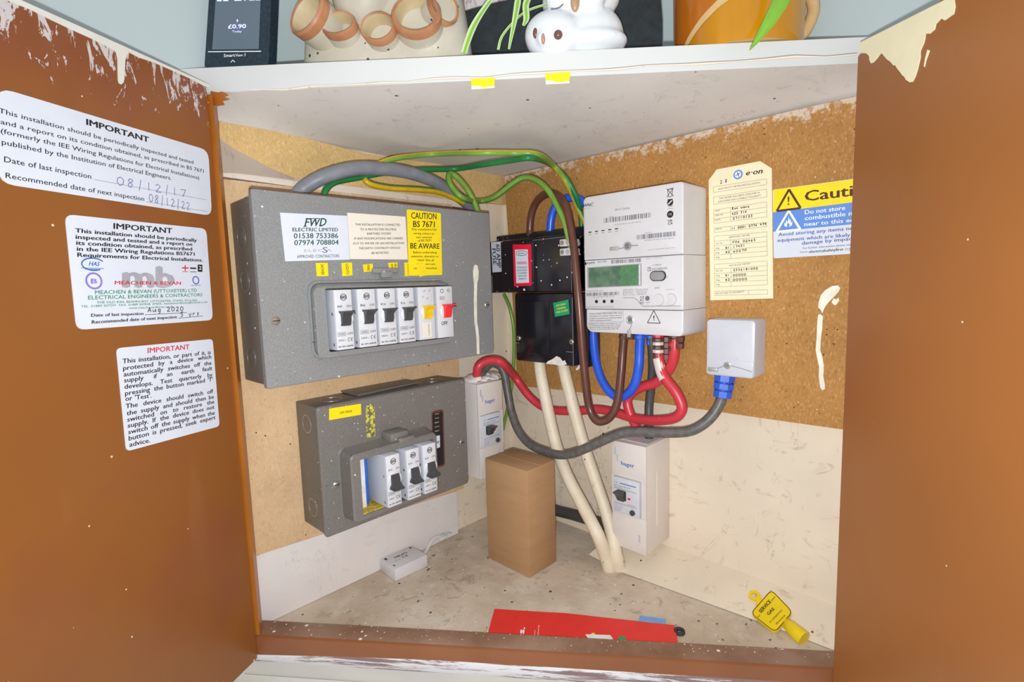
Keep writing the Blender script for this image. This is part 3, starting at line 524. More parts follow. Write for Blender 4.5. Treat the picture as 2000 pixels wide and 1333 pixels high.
mb.m('ink'); mb.line(*([(0.0608,-0.47157,0.39813),(0.05737,-0.46567,0.39799)]), .0013, LN); mb.line(*([(0.061,-0.47191,0.39476),(0.05756,-0.466,0.39471)]), .0005, LN); mb.quad([(0.05629,-0.4638,0.4016),(0.05363,-0.45924,0.4015),(0.05402,-0.45991,0.39486),(0.05667,-0.46447,0.39502)]); mb.m('ink_white').text('2', (0.05597,-0.46327,0.39692),(0.0545,-0.46073,0.39683),(0.05578,-0.46293,0.40022), 0, 0, .0003)
obj('warning_sticker', mb, DL, 'middle white sticker, crowded with logos and green print')
mb = MB().m('white_sticker').sheet([(0.0994,-0.53792,0.33459),(0.05148,-0.45554,0.33133),(0.05219,-0.45676,0.24623),(0.10009,-0.5391,0.25192)], .004)
mb.m('ink_red').text('IMPORTANT', (0.08641,-0.51558,0.32715),(0.06541,-0.47948,0.32509),(0.08616,-0.51516,0.33137), .025); mb.m('ink')
for st, p in (('This installation, or part of it, is', ((0.09776,-0.53509,0.32197),(0.05353,-0.45906,0.31728),(0.09754,-0.53473,0.32558))), ('protected by a device which', ((0.09782,-0.53521,0.31643),(0.05353,-0.45906,0.31305),(0.09761,-0.53484,0.32004))), ('automatically switches off the', ((0.09788,-0.5353,0.31149),(0.05375,-0.45944,0.30715),(0.09766,-0.53493,0.3151))), ('supply if an earth fault', ((0.09798,-0.53548,0.30672),(0.05356,-0.45911,0.3019),(0.09777,-0.53512,0.31034))), ('develops. Test quarterly by', ((0.09811,-0.5357,0.30163),(0.05379,-0.45952,0.29579),(0.0979,-0.53533,0.30525))), ("pressing the button marked 'T'", ((0.09816,-0.53579,0.29633),(0.05383,-0.45959,0.29134),(0.09795,-0.53542,0.29995))), ("or 'Test'.", ((0.09826,-0.53596,0.29203),(0.08677,-0.51621,0.2897),(0.09805,-0.5356,0.29566))),
    ('The device should switch off', ((0.09853,-0.53642,0.28598),(0.05426,-0.46032,0.27988),(0.09832,-0.53606,0.28961))), ('the supply and should then be', ((0.09843,-0.53625,0.28028),(0.05419,-0.46021,0.27456),(0.09822,-0.53588,0.28392))), ('switched on to restore the', ((0.09849,-0.53636,0.27511),(0.05423,-0.46026,0.26972),(0.09828,-0.53599,0.27875))), ('supply. If the device does not', ((0.0986,-0.53655,0.27028),(0.0544,-0.46055,0.2647),(0.09839,-0.53618,0.27393))), ('switch off the supply when the', ((0.09865,-0.53662,0.26508),(0.05451,-0.46074,0.25908),(0.09843,-0.53625,0.26872))), ('button is pressed, seek expert', ((0.09877,-0.53684,0.25991),(0.05439,-0.46055,0.2545),(0.09856,-0.53647,0.26356))), ('advice.', ((0.09874,-0.53679,0.2548),(0.089,-0.52003,0.25297),(0.09853,-0.53642,0.25846)))):
    mb.just(st, *p, .026)
obj('warning_sticker', mb, DL, 'lowest white sticker, headed in red')

# ------------------------------------------------------------ circuit breakers
def rrect(x, y0, y1, z0, z1, r, k=5):       # rounded rectangle facing +x
    out = []
    for cy, cz, a0 in ((y1-r, z1-r, 0), (y0+r, z1-r, 90), (y0+r, z0+r, 180), (y1-r, z0+r, 270)):
        for i in range(k+1):
            a = math.radians(a0+90*i/k); out.append(V((x, cy+r*math.cos(a), cz+r*math.sin(a))))
    return out
def lever(fx, yc, zc, up, mat, parent, hgt=.0155, w0=.0050, w1=.0064):
    mb = MB().m(mat); s = 1 if up else -1; pr = [(-.5, .003, w0), (-.2, .0048, w0), (.1, .0052, w0), (.3, .0075, w0*1.08), (.44, .0108, w1), (.5, .0105, w1), (.5, .004, w1*.95)]
    lp = []
    for t_, d, w in pr:
        z = zc+s*t_*hgt; lp.append([V((fx-.002, yc-w, z)), V((fx-.002, yc+w, z)), V((fx+d, yc+w, z)), V((fx+d, yc-w, z))])
    mb.loft(lp); bmesh.ops.bevel(mb.bm, geom=[e for e in mb.bm.edges if e.calc_face_angle(0) > .9], offset=.0006, segments=2, affect='EDGES')
    return obj('toggle', mb, parent)
def breaker(parent, y0, y1, z0, z1, fx, bx, rating, up, label, style='mcb', extra=None):
    mb = MB(); w, h = y1-y0, z1-z0; pt = lambda u, v: V((fx, y0+u*w, z0+v*h)); yc = y0+.52*w
    mb.m('breaker_side').box(bx, fx-.002, y0, y1, z0, z1, .0006); mb.m('breaker_white').box(fx-.003, fx, y0+.0003, y1-.0002, z0+.0002, z1-.0002, .0005)
    def tx(st, u0, u1, v, c, bold=0): mb.text(st, pt(u0, v), pt(u1, v), pt(u0, v+c), bold)
    zc = z0+.525*h
    if style == 'mcb':
        mb.m('ink'); c = pt(.52, .875); mb.lathe(c, NX, [(.0036, 0), (.0036, .0002), (.0030, .0002), (.0030, 0)], 24, None, False); mb.quad([c+V((0, -.0034, .0014)), c+V((0, .0034, .0014)), c+V((0, .0034, -.0014)), c+V((0, -.0034, -.0014))], .0002)
        mb.m('ink_white').text('WYLEX', c+V((0, -.003, -.0008)), c+V((0, .003, -.0008)), c+V((0, -.003, .0008)), 0, 0, .0003); mb.m('ink')
        tx(rating, .16, .42, .705, .038, .01); tx('ON', .66, .92, .705, .038)
        tx('OFF', .60, .93, .245, .038); mb.line(pt(.07, .235), pt(.52, .235), .0003, NX); mb.line(pt(.07, .295), pt(.52, .295), .0003, NX); mb.line(pt(.07, .235), pt(.07, .295), .0003, NX); mb.line(pt(.52, .235), pt(.52, .295), .0003, NX); tx('3000', .12, .47, .25, .03, .01)
        tx('240V~', .08, .52, .145, .035); tx('BS EN 60898', .08, .9, .045, .026, .03)
        for i in (0, 1):
            c = pt(.70+.17*i, .165); mb.pline([c+V((0, .0015*math.cos(a), .0017*math.sin(a))) for a in [1+.4*j for j in range(11)]], .0005, NX)
            if i: mb.line(c+V((0, -.0012, 0)), c+V((0, .0006, 0)), .0004, NX)
    mb.m('breaker_white').lathe((fx-.001, yc+.001, zc), NX, [(.0092, 0), (.0092, .0014), (.0078, .0024)], 24)
    if style == 'mcb':
        mb.m('steel')
        for v in (.09, .60): mb.cyl((fx-.0055, y0-.0004, z0+v*h), (fx-.0055, y0+.001, z0+v*h), .0016, seg=12)
    if extra: extra(mb)
    o = obj('circuit_breaker', mb, parent, label); return o, yc, zc
# ------------------------------------------------------------ large consumer unit
CU = thing('consumer_unit', 'larger grey steel consumer unit with six breakers, upper one on the left wall', 'fuse box', (.012, -.263, .279))
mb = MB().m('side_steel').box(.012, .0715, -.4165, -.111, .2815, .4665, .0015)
mb.m('side_steel')
enc = obj('enclosure', mb, CU)
for x, z in ((.036, .4300), (.036, .3865), (.036, .3075)):
    mb = MB().m('steel').ring((x, -.4163, z), NYm, .0115, .0009, .0004); mb.m('side_steel').cyl((x, -.416, z), (x, -.4168, z), .0085); obj('knockout', mb, enc)
oy0, oy1, oz0, oz1 = -.3585, -.1955, .3100, .3765
by0, by1, bz0, bz1 = -0.37207, -0.18847, 0.30199, 0.38470
fy0_, fy1_, fz0_, fz1_ = -0.37016, -.1925, 0.30332, 0.37854
mb = MB().m('grey_steel')
mb.loft([rrect(.0705, -.4165, -.1105, .2815, .4690, .002), rrect(.0705, -.4190, -.1085, .2793, .4722, .002), rrect(.077, -.4190, -.1085, .2793, .4722, .002), rrect(.078, -.4182, -.1093, .2801, .4714, .002),
         rrect(.078, by0, by1, bz0, bz1, .011), rrect(.0802, by0+.0006, by1-.0006, bz0+.0006, bz1-.0006, .011), rrect(.0802, by0+.0026, by1-.0026, bz0+.0026, bz1-.0026, .010), rrect(.0788, by0+.0032, by1-.0032, bz0+.0032, bz1-.0032, .010), rrect(.0890, fy0_, fy1_, fz0_, fz1_, .008), rrect(.0905, fy0_+.0012, fy1_-.0008, fz0_+.0012, fz1_-.0012, .0075),
         rrect(.0905, oy0, oy1, oz0, oz1, .002), rrect(.0718, oy0, oy1, oz0, oz1, .002)], False, False)
cov = obj('front_cover', mb, CU, 'grey flecked front cover with a raised window')
mb = MB().m('rust'); mb.box(.0705, .0776, -.4185, -.109, .4716, .4728); obj('rusty_edge', mb, cov, 'brown rusty top edge')
mb = MB().m('grey_steel').box(.078, .0835, -.2965, -.262, .3915, .3975, .002); mb.box(.078, .086, -.287, -.272, .386, .394, .002); obj('latch', mb, cov)
for y, z in ((-0.40603, 0.34592), (-0.11992, 0.34719)):
    mb = MB().m('screw').lathe((.078, y, z), NX, [(.0042, 0), (.0042, .0012), (.0030, .0024), (.0005, .0027)], 20); mb.m('ink').box(.0802, .0808, y-.0034, y+.0034, z-.0005, z+.0005); obj('screw', mb, CU)
def worn(mb):
    a = -.2465; mb.m('ink_grey')
    for p0, d in (((.0982, a+.006, .369), (.003, .0015)), ((.0982, a+.014, .369), (.0022, .002)), ((.0982, a+.004, .362), (.002, .002)), ((.0982, a+.010, .3605), (.0028, .001))): mb.line(p0, V(p0)+V((0, d[0], d[1])), .0006, NX)
def sw_print(mb):
    a = -.2201; mb.m('ink').text('OFF', (.1002, a+.003, .3275), (.1002, a+.0125, .3275), (.1002, a+.003, .3318), .02); mb.m('ink_grey').text('B32', (.1002, a+.0025, .3585), (.1002, a+.0095, .3585), (.1002, a+.0025, .3625)); mb.lathe((.1, a+.006, .369), NX, [(.0026, 0), (.0026, .0002), (.0019, .0002), (.0019, 0)], 16, None, False); mb.text('42', (.1002, a+.0135, .3675), (.1002, a+.0185, .3675), (.1002, a+.0135, .3715))
faces = [(-.3523, -.3343), (-.3243, -.3064), (-.2994, -.2808), (-.2734, -.2554), (-.2465, -.2250), (-.2201, -.1978)]
for i, (a, b) in enumerate(faces):
    if i < 4:
        o, yc, zc = breaker(CU, a-.002 if i == 0 else a-.004, b, .3118, .3745, .1, .055, ('B40', 'B6', 'B16', 'B16')[i], True, None); lever(.1, yc, zc, True, 'toggle_black', o)
    elif i == 4:
        o, yc, zc = breaker(CU, a-.002, b, .3118, .3745, .098, .055, '', True, 'breaker with a yellow toggle', 'y', worn); t_ = lever(.098, yc, zc, True, 'toggle_yellow', o); t_['label'] = 'yellow toggle'
        mb = MB().m('cream_sticker').sheet([V((.0984, a+.003, .3322)), V((.0984, b-.006, .3322)), V((.0984, b-.006, .3145)), V((.0984, a+.003, .3145))], .0005)
        mb.m('ink_grey').text('SOCKETS', (.0984, a+.0105, .3305), (.0984, a+.0105, .3165), (.0984, a+.0128, .3305)); obj('circuit_label', mb, o)
    else:
        o, yc, zc = breaker(CU, a-.002, b, .3118, .3745, .1, .055, '', True, 'main switch with a red toggle', 'y', sw_print); t_ = lever(.1, yc+.001, zc, True, 'toggle_red', o, .0165); t_['label'] = 'red toggle'
        mb = MB().m('black_plastic').loft([[(.088, b+.001, .356), (.088, b+.001, .349), (.088, b+.012, .3485)], [(.0935, b+.001, .356), (.0935, b+.001, .349), (.0935, b+.012, .3485)]]); obj('locking_clip', mb, CU, 'small black triangular clip beside the red switch')
# labels on the cover
mb = MB().m('white_sticker').sheet([(0.0784,-0.39354,0.45131),(0.0784,-0.32167,0.45328),(0.0784,-0.3217,0.40656),(0.0784,-0.392,0.40405)], .0)
mb.m('ink_dark_green'); p = ((0.0784,-0.37024,0.43935),(0.0784,-0.34608,0.44122),(0.0784,-0.36965,0.44729)); mb.text('FWD', *p, .03, .28)
p0, p1, p2 = [V(q) for q in p]                                   # slab serifs
for u, v, w in ((-.03, 0, .15), (.06, .98, .1), (.24, .98, .2), (.52, .98, .12), (.66, 0, .14)): mb.line(p0+(p1-p0)*u+(p2-p0)*v, p0+(p1-p0)*(u+w)+(p2-p0)*v, .0008, NX)
mb.text('ELECTRIC LIMITED', (0.0784,-0.38267,0.43378),(0.0784,-0.33345,0.43621),(0.0784,-0.3824,0.43732), .025)
mb.text('01538 753386', (0.0784,-0.38195,0.42686),(0.0784,-0.33395,0.42915),(0.0784,-0.38157,0.43192), .018); mb.text('07974 708804', (0.0784,-0.3819,0.42009),(0.0784,-0.33384,0.42232),(0.0784,-0.38151,0.42516), .018)
mb.m('ink_light').text('ELEC A', (0.0784,-0.37206,0.41366),(0.0784,-0.34208,0.41485),(0.0784,-0.37186,0.41624)); mb.m('ink_grey').text('S', (0.0784,-0.35245,0.4133),(0.0784,-0.34677,0.41341),(0.0784,-0.35203,0.41911)); mb.m('ink').text('APPROVED CONTRACTORS', (0.0784,-0.38015,0.40732),(0.0784,-0.33397,0.40886),(0.0784,-0.37992,0.41039))
obj('installer_label', mb, cov, 'white label with green initials')
mb = MB().m('cream_sticker').sheet([(0.0784,-0.32137,0.45665),(0.0784,-0.24625,0.45754),(0.0784,-0.24608,0.40742),(0.0784,-0.32124,0.40717)], .0); mb.m('ink')
for st, p in (('THIS INSTALLATION IS CONNECTED', ((0.0784,-0.31284,0.44349),(0.0784,-0.25439,0.4464),(0.0784,-0.31268,0.4458))), ('TO A PROTECTIVE MULTIPLE', ((0.0784,-0.30714,0.4385),(0.0784,-0.2601,0.44087),(0.0784,-0.30698,0.44083))), ('EARTHED SYSTEM', ((0.0784,-0.29875,0.43427),(0.0784,-0.26788,0.43565),(0.0784,-0.29859,0.43663))), ('IF ANY MODIFICATIONS ARE CARRIED', ((0.0784,-0.31493,0.42821),(0.0784,-0.25164,0.43104),(0.0784,-0.31478,0.43053))), ('OUT TO WATER OR GAS INSTALLATIONS', ((0.0784,-0.31703,0.42285),(0.0784,-0.25004,0.42556),(0.0784,-0.31687,0.42517))), ('THE EARTH CONTINUITY SHOULD', ((0.0784,-0.3103,0.41784),(0.0784,-0.25605,0.41986),(0.0784,-0.31015,0.42018))), ('BE RETESTED', ((0.0784,-0.29455,0.41296),(0.0784,-0.2721,0.41379),(0.0784,-0.29439,0.41535)))): mb.text(st, *p, .008)
obj('earthing_label', mb, cov, 'cream label of small print')
mb = MB().m('yellow_sticker').sheet([(0.0788,-0.24405,0.46624),(0.0788,-0.19331,0.46546),(0.0788,-0.19541,0.3888),(0.0788,-0.24577,0.3883)], .002); mb.m('ink')
for st, p, b in (('CAUTION', ((0.0788,-0.23863,0.45593),(0.0788,-0.20069,0.45738),(0.0788,-0.23819,0.46312)), .02), ('BS 7671', ((0.0788,-0.23642,0.44618),(0.0788,-0.20405,0.44752),(0.0788,-0.236,0.4531)), .02), ('This installation has', ((0.0788,-0.23919,0.44189),(0.0788,-0.20147,0.44379),(0.0788,-0.23903,0.44447)), .01), ('wiring colours to', ((0.0788,-0.23643,0.43745),(0.0788,-0.20536,0.43842),(0.0788,-0.23627,0.44005)), .01), ('two versions', ((0.0788,-0.23283,0.43301),(0.0788,-0.20895,0.43396),(0.0788,-0.23267,0.43562)), .01), ('of BS 7671', ((0.0788,-0.23105,0.42888),(0.0788,-0.21051,0.43005),(0.0788,-0.23089,0.4315)), .01), ('BE AWARE', ((0.0788,-0.24203,0.42061),(0.0788,-0.19807,0.42133),(0.0788,-0.24165,0.42695)), .02),
    ('Before undertaking', ((0.0788,-0.23832,0.41484),(0.0788,-0.2026,0.41554),(0.0788,-0.23816,0.41745)), .01), ('extension, alteration or', ((0.0788,-0.24142,0.41018),(0.0788,-0.20004,0.41078),(0.0788,-0.24126,0.41278)), .01), ('repair that all', ((0.0788,-0.23317,0.40608),(0.0788,-0.20779,0.40589),(0.0788,-0.23301,0.40871)), .01), ('conductors are', ((0.0788,-0.23475,0.40106),(0.0788,-0.20614,0.40117),(0.0788,-0.23459,0.40369)), .01), ('correctly identified.', ((0.0788,-0.23893,0.39617),(0.0788,-0.20338,0.39612),(0.0788,-0.23878,0.39879)), .01)): mb.text(st, *p, b)
obj('caution_label', mb, cov, 'yellow caution label')
for st, q in (('SHOWER', [(0.0784,-0.36048,0.40266),(0.0784,-0.34754,0.40275),(0.0784,-0.34767,0.38911),(0.0784,-0.36038,0.38898)]), ('LIGHTS', [(0.0784,-0.33179,0.40286),(0.0784,-0.31935,0.40349),(0.0784,-0.31969,0.38964),(0.0784,-0.33159,0.38866)]), ('FIRE', [(0.0784,-0.30607,0.40135),(0.0784,-0.29376,0.40226),(0.0784,-0.29399,0.39397),(0.0784,-0.30537,0.39289)]), ('WATER HEATER', [(0.0784,-0.2736,0.40326),(0.0784,-0.26101,0.40423),(0.0784,-0.26138,0.39264),(0.0784,-0.27164,0.39094)]), ('SOCKETS', [(0.0784,-0.25101,0.40401),(0.0784,-0.24039,0.40409),(0.0784,-0.24058,0.38887),(0.0784,-0.25129,0.38777)]), ('', [(0.0792,-0.23549,0.40226),(0.0792,-0.22098,0.40296),(0.0792,-0.22027,0.38865),(0.0792,-0.23037,0.38689)])):
    mb = MB().m('label_yellow').sheet(q, 0)
    a, b, c, d = [V(p) for p in q]; mb.m('ink')
    if st:
        wds = st.split(' ')
        for i, w in enumerate(wds):
            u = (.62 if len(wds) == 1 else .36+.4*(1-i)); s0 = a.lerp(b, 1-u); s1 = d.lerp(c, 1-u); mb.text(w, s0.lerp(s1, .1), s0.lerp(s1, .9), s0.lerp(s1, .1)+(b-a)*.26, .01)
    obj('circuit_label', mb, cov)
mb = MB().m('paint_cream'); mb.prism([(0.0786,-0.14051,0.4001),(0.0786,-0.13764,0.40214),(0.0786,-0.13403,0.40012),(0.0786,-0.1325,0.39329),(0.0786,-0.13348,0.38303),(0.0786,-0.13605,0.37827),(0.0786,-0.13747,0.3591),(0.0786,-0.13873,0.32462),(0.0786,-0.13727,0.31616),(0.0786,-0.13601,0.30346),(0.0786,-0.13664,0.28104),(0.0786,-0.14087,0.28154),(0.0786,-0.1407,0.30391),(0.0786,-0.14186,0.31792),(0.0786,-0.14337,0.32496),(0.0786,-0.14291,0.35246),(0.0786,-0.14125,0.37633),(0.0786,-0.14228,0.38315),(0.0786,-0.14223,0.39333)], (-.0005, 0, 0)); obj('paint_drip', mb, cov, 'cream paint run')
# ------------------------------------------------------------ small consumer unit
C2 = thing('consumer_unit', 'smaller dusty grey steel consumer unit with three breakers, below the larger one', 'fuse box', (.012, -.262, .102))
zt2 = .2495
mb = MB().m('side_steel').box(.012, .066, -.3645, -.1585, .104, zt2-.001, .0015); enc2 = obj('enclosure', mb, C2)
for x, z in ((.038, .2260), (.038, .1285)): obj('knockout', MB().m('steel').ring((x, -.3643, z), NYm, .0105, .0008, .0004), enc2)
for x, y in ((.040, -.335), (.040, -.190)): obj('knockout', MB().m('steel').ring((x, y, zt2-.0008), NZ, .012, .0008, .0004), enc2)
mb = MB().m('side_steel'); q = [V(p) for p in [(-0.02029,-0.30754,0.2515),(-0.02746,-0.2104,0.2515),(0.04505,-0.21581,0.2515),(0.05242,-0.30765,0.2515)]]; mb._sheet(q, NZ, .0022); obj('top_plate', mb, C2, 'loose flat steel plate on top')
b0, b1, d0, d1 = -0.34647, -.222, .1160, .1990
fy0, fy1, fz0, fz1 = -0.34665, -.2300, .1195, .1968
p0_, p1_, q0_, q1_ = -0.33580, -.2365, .1262, .1895
mb = MB().m('dark_steel')
mb.loft([rrect(.0655, -.3645, -.1585, .104, zt2-.002, .003), rrect(.0655, -.3665, -.1567, .1022, zt2, .004), rrect(.068, -.3665, -.1567, .1022, zt2, .004), rrect(.0702, -.3648, -.1584, .1039, zt2-.0017, .0045),
         rrect(.0702, b0, b1, d0, d1, .008), rrect(.0715, b0+.001, b1-.001, d0+.001, d1-.001, .008), rrect(.0965, fy0, fy1, fz0, fz1, .006), rrect(.098, fy0+.0015, fy1-.0015, fz0+.0015, fz1-.0015, .005), rrect(.098, p0_, p1_, q0_, q1_, .0015), rrect(.062, p0_, p1_, q0_, q1_, .0015)], False, False)
cov2 = obj('front_cover', mb, C2, 'dusty front cover with a deep raised window')
mb = MB().m('dark_steel').box(.070, .0925, -.292, -.266, .195, .2075, .004); mb.box(.088, .0985, -.284, -.262, .1925, .2010, .003); obj('latch', mb, cov2)
for px in ((-0.35125, 0.15970), (-0.16821, 0.16356)):
    y, z = px; mb = MB().m('screw').lathe((.0702, y, z), NX, [(.0038, 0), (.0038, .0012), (.0026, .0022), (.0005, .0025)], 20); mb.m('ink').box(.0722, .0728, y-.003, y+.003, z-.0005, z+.0005); obj('screw', mb, C2)
for i, (a, b, z0, z1) in enumerate(((-0.31057, -0.29243, .1300, .1898), (-0.28372, -0.26546, .1300, .1898), (-0.26036, -0.24110, .1300, .1898))):
    z0, z1 = z0-.0008, z1-.001
    o, yc, zc = breaker(C2, a, b, z0, z1, .109, .058, 'B16', False, None); lever(.109, yc, zc-.002, False, 'toggle_black', o, .0165)
mb = MB().m('fitting_white').box(.060, .082, p0_-.004, p0_+.0145, .1265, .189, .001); mb.m('screw').lathe((.082, p0_+.005, .156), NX, [(.003, 0), (.003, .0006), (.0005, .001)], 14); obj('terminal_bar', mb, C2, 'white terminal bar inside the window')
mb = MB().m('busbar_blue').box(.060, .077, p0_+.0150, p0_+.0205, .1265, .189, .0006); obj('busbar_cover', mb, C2, 'blue strip inside the window')
mb = MB().m('old_yellow').box(.060, .096, p0_+.0005, p0_+.040, .1263, .1275); obj('base_label', mb, C2, 'stained yellow strip inside the window')
mb = MB().m('label_yellow').sheet([(0.0706,-0.3531,0.24601),(0.0706,-0.31473,0.24435),(0.0706,-0.31526,0.23169),(0.0706,-0.35401,0.23327)], 0); mb.m('ink').text('OFF PEAK', (0.0706,-0.34167,0.2376),(0.0706,-0.32617,0.2368),(0.0706,-0.34149,0.24016), .01); obj('circuit_label', mb, cov2, 'yellow label reading OFF PEAK')
mb = MB().m('old_tape').sheet([(0.0704,-0.30891,0.24143),(0.0704,-0.29684,0.24156),(0.0704,-0.29877,0.20218),(0.0704,-0.31017,0.20304)], .002, .0003); obj('torn_tape', mb, cov2, 'scratched remains of yellow tape')
mb = MB().m('brown_plastic').sheet([(0.0706,-0.21581,0.21569),(0.0706,-0.19664,0.21494),(0.0706,-0.19787,0.13886),(0.0706,-0.21773,0.13959)], .004); mb.m('ink').sheet([(0.0709,-0.21457,0.2128),(0.0709,-0.19873,0.21233),(0.0709,-0.20012,0.14164),(0.0709,-0.21616,0.14196)], .003)
mb.m('ink_gold')
for k in range(5): mb.text(('ON', 'TO', 'RESET', 'SWITCH', 'FIRST')[k], V((0.0709,-0.21142,0.21014)).lerp(V((0.0709,-0.21276,0.18677)), k/4.2), V((0.0709,-0.20477,0.20994)).lerp(V((0.0709,-0.20526,0.18641)), k/4.2), V((0.0709,-0.21134,0.21168)).lerp(V((0.0709,-0.21267,0.18831)), k/4.2))
obj('switch_plate', mb, cov2, 'dark brown slotted plate')
mb = MB().m('white_sticker').sheet([(0.073,-0.21299,0.18246),(0.073,-0.20632,0.18226),(0.073,-0.20678,0.16665),(0.073,-0.2135,0.16629)], 0, .002); mb.m('ink').text('FF', (0.073,-0.21319,0.17166),(0.073,-0.20778,0.17134),(0.073,-0.21296,0.17568), .02); obj('switch_flag', mb, C2, 'small white OFF flag')

# ------------------------------------------------------------ earth leakage enclosures: built facing -y, then placed
def rcd():
    r = thing('rcd_enclosure', '', 'rcd box', (0, 0, 0)); w, h, d = .0485, .139, .061
    mb = MB().m('rcd_white'); mb.box(-w/2, w/2, -.0585, 0, 0, h, .0012); mb.box(-w/2, w/2, -d, -.0575, .0, .0455, .0008); mb.box(-w/2, w/2, -d, -.0575, .0935, h, .0008); mb.box(-w/2, -w/2+.0025, -d, -.0575, .0450, .0940); mb.box(w/2-.0045, w/2, -d, -.0575, .0450, .0940)
    mb.m('cream_sticker').box(w/2-.0002, w/2+.0004, -.0345, -.0325, .030, .100); mb.m('grey_white_plastic').box(-w/2+.003, w/2-.003, -.050, -.006, h-.0005, h+.0006)
    mb.m('breaker_side'); mb.box(-w/2+.004, -w/2+.0065, -d-.0004, -d, h-.018, h-.008); mb.box(-w/2+.0075, -w/2+.0095, -d-.0004, -d, h-.026, h-.017); mb.box(w/2-.010, w/2-.008, -d-.0004, -d, .014, .024)
    mb.m('ink_blue').text('hager', V((-.0105, -d, h-.0295)), V((.0085, -d, h-.0295)), V((-.0105, -d, h-.0245)), .02, 0, .0003)
    enc = obj('enclosure', mb, r)
    x0, x1, z0, z1 = -w/2+.0028, w/2-.0072, .0462, .0930; F_ = -d-.0035
    mb = MB().m('grey_white_plastic').box(x0, x1, F_, -.05, z0, z1, .0012); q = lambda u, v: V((x0+(x1-x0)*u, F_, z0+(z1-z0)*v))
    mb.m('ink_blue'); mb.line(q(.28, .86), q(.88, .86), .0011, NYm); mb.text('hager', q(.07, .85), q(.24, .85), q(.07, .88)); mb.m('ink_grey')
    for v in (.70, .285): mb.line(q(.06, v), q(.90, v), .0005, NYm)
    mb.text('63A 30mA BS 4293', q(.06, .76), q(.68, .76), q(.06, .80)); mb.text('CDC263U', q(.06, .72), q(.35, .72), q(.06, .745)); mb.text('TEST MONTHLY', q(.55, .31), q(.86, .31), q(.55, .335))
    mb.m('ink_violet')
    for k in range(4): mb.text(('240V ~ 50Hz', 'press test', 'regularly', 'IN 63A')[k], q(.08, .225-.05*k), q(.40-.03*k, .225-.05*k), q(.08, .25-.05*k))
    mb.m('toggle_black').box(q(.18, 0).x, q(.52, 0).x, F_-.0004, F_, q(0, .40).z, q(0, .66).z)
    mod = obj('rcd_module', mb, r)
    mb = MB().m('toggle_black'); xc = q(.35, 0).x; zc = q(0, .53).z; lp = []
    for t_, dd, ww in ((-.5, .003, .0046), (-.1, .0062, .0046), (.2, .0088, .0048), (.42, .0125, .0052), (.5, .012, .0052), (.5, .003, .005)):
        z = zc+t_*.0135; lp.append([V((xc-ww, F_+.001, z)), V((xc+ww, F_+.001, z)), V((xc+ww, F_-dd, z)), V((xc-ww, F_-dd, z))])
    mb.loft(lp); obj('toggle', mb, mod)
    mb = MB().m('red_sticker').box(q(.58, 0).x, q(.68, 0).x, F_-.0004, F_, q(0, .46).z, q(0, .51).z); obj('trip_flag', mb, mod)
    mb = MB().m('toggle_black').cyl(q(.76, .13)+V((0, .001, 0)), q(.76, .13)+V((0, -.0022, 0)), .0036, .0033, 20); obj('test_button', mb, mod)
    return r
def dup(root):
    r = root.copy(); COL.objects.link(r)
    for ch in list(root.children):
        c = ch.copy(); COL.objects.link(c); c.parent = r
        for g in ch.children:
            d = g.copy(); COL.objects.link(d); d.parent = c
    return r
H2 = rcd(); H1 = dup(H2)
H2.location = ((0.24004+0.28870)/2, -.0005, 0.03296+.001); H2['label'] = 'white rcd box on the cream right wall, below the meter, red cable into its top'; H2['group'] = 'rcd boxes'
H1.location = (.0005, (-0.12715+-0.07824)/2, 0.23476-.139); H1.rotation_euler = (0, 0, math.pi/2); H1['label'] = 'white rcd box right of the smaller fuse box, behind the cardboard box'; H1['group'] = 'rcd boxes'

# ------------------------------------------------------------ service cut-out
HB = thing('fuse_cutout', 'black bakelite service cut-out with red warning seal, between fuse box and meter', 'cut-out', (.12, -.012, .258))
def vprism(mb, x0, x1, y0, y1, z0, z1, b=.0015): mb.box(x0, x1, y0, y1, z0, z1, b); return mb
xa, xb, xc_, xd, xe, xf = 0.01648, 0.04946, 0.08089, 0.11983, 0.18117, 0.18032
zb_, zt_ = .362, .4425
mb = MB().m('bakelite'); vprism(mb, xa, xf, -.036, -.0125, zb_, zt_+.006); vprism(mb, xb, xe, -.062, -.03, zb_, zt_-.004, .004); vprism(mb, xd-.030, xe, -.045, -.03, zb_, zt_+.004, .003)
mb.m('grey_wire_and_glint')  # thin grey lines painted as edge highlights, so the cover's steps show
for px in ([(0.11794,-0.0622,0.42808),(0.11579,-0.0622,0.36318)], [(0.18056,-0.0622,0.41241),(0.18113,-0.0622,0.36116)], [(0.11436,-0.0622,0.43394),(0.17853,-0.0622,0.43429)]): mb.line(*px, .0004, NYm)
HU = obj('upper_cover', mb, HB, 'speckled black upper cover')
mb = MB().m('bakelite'); vprism(mb, xa, xb, -.055, -.02, zb_, zt_-.004, .002); mb.m('grey_wire_and_glint'); mb.box(xa+.007, xa+.0075, -.0554, -.055, zb_+.002, zb_+.026); obj('side_block', mb, HB)  # grey strip stands in for a bright edge on the block
mb = MB().m('bakelite'); vprism(mb, xb+.0005, xc_-.0015, -.060, -.03, zb_+.001, zt_-.008, .002); vprism(mb, xc_-.003, xd, -.0665, -.04, zb_+.001, zt_-.009, .003); mb.m('grey_wire_and_glint'); mb.line(*([(0.05538,-0.0603,0.4437),(0.0528,-0.0603,0.3615)]), .0004, NYm)  # last line is an edge highlight painted on the carrier
mb.m('ink_gold').text('HENLEY', (0.06507,-0.0603,0.40572), (0.06565,-0.0603,0.42687), (0.05942,-0.0603,0.40599), .02)
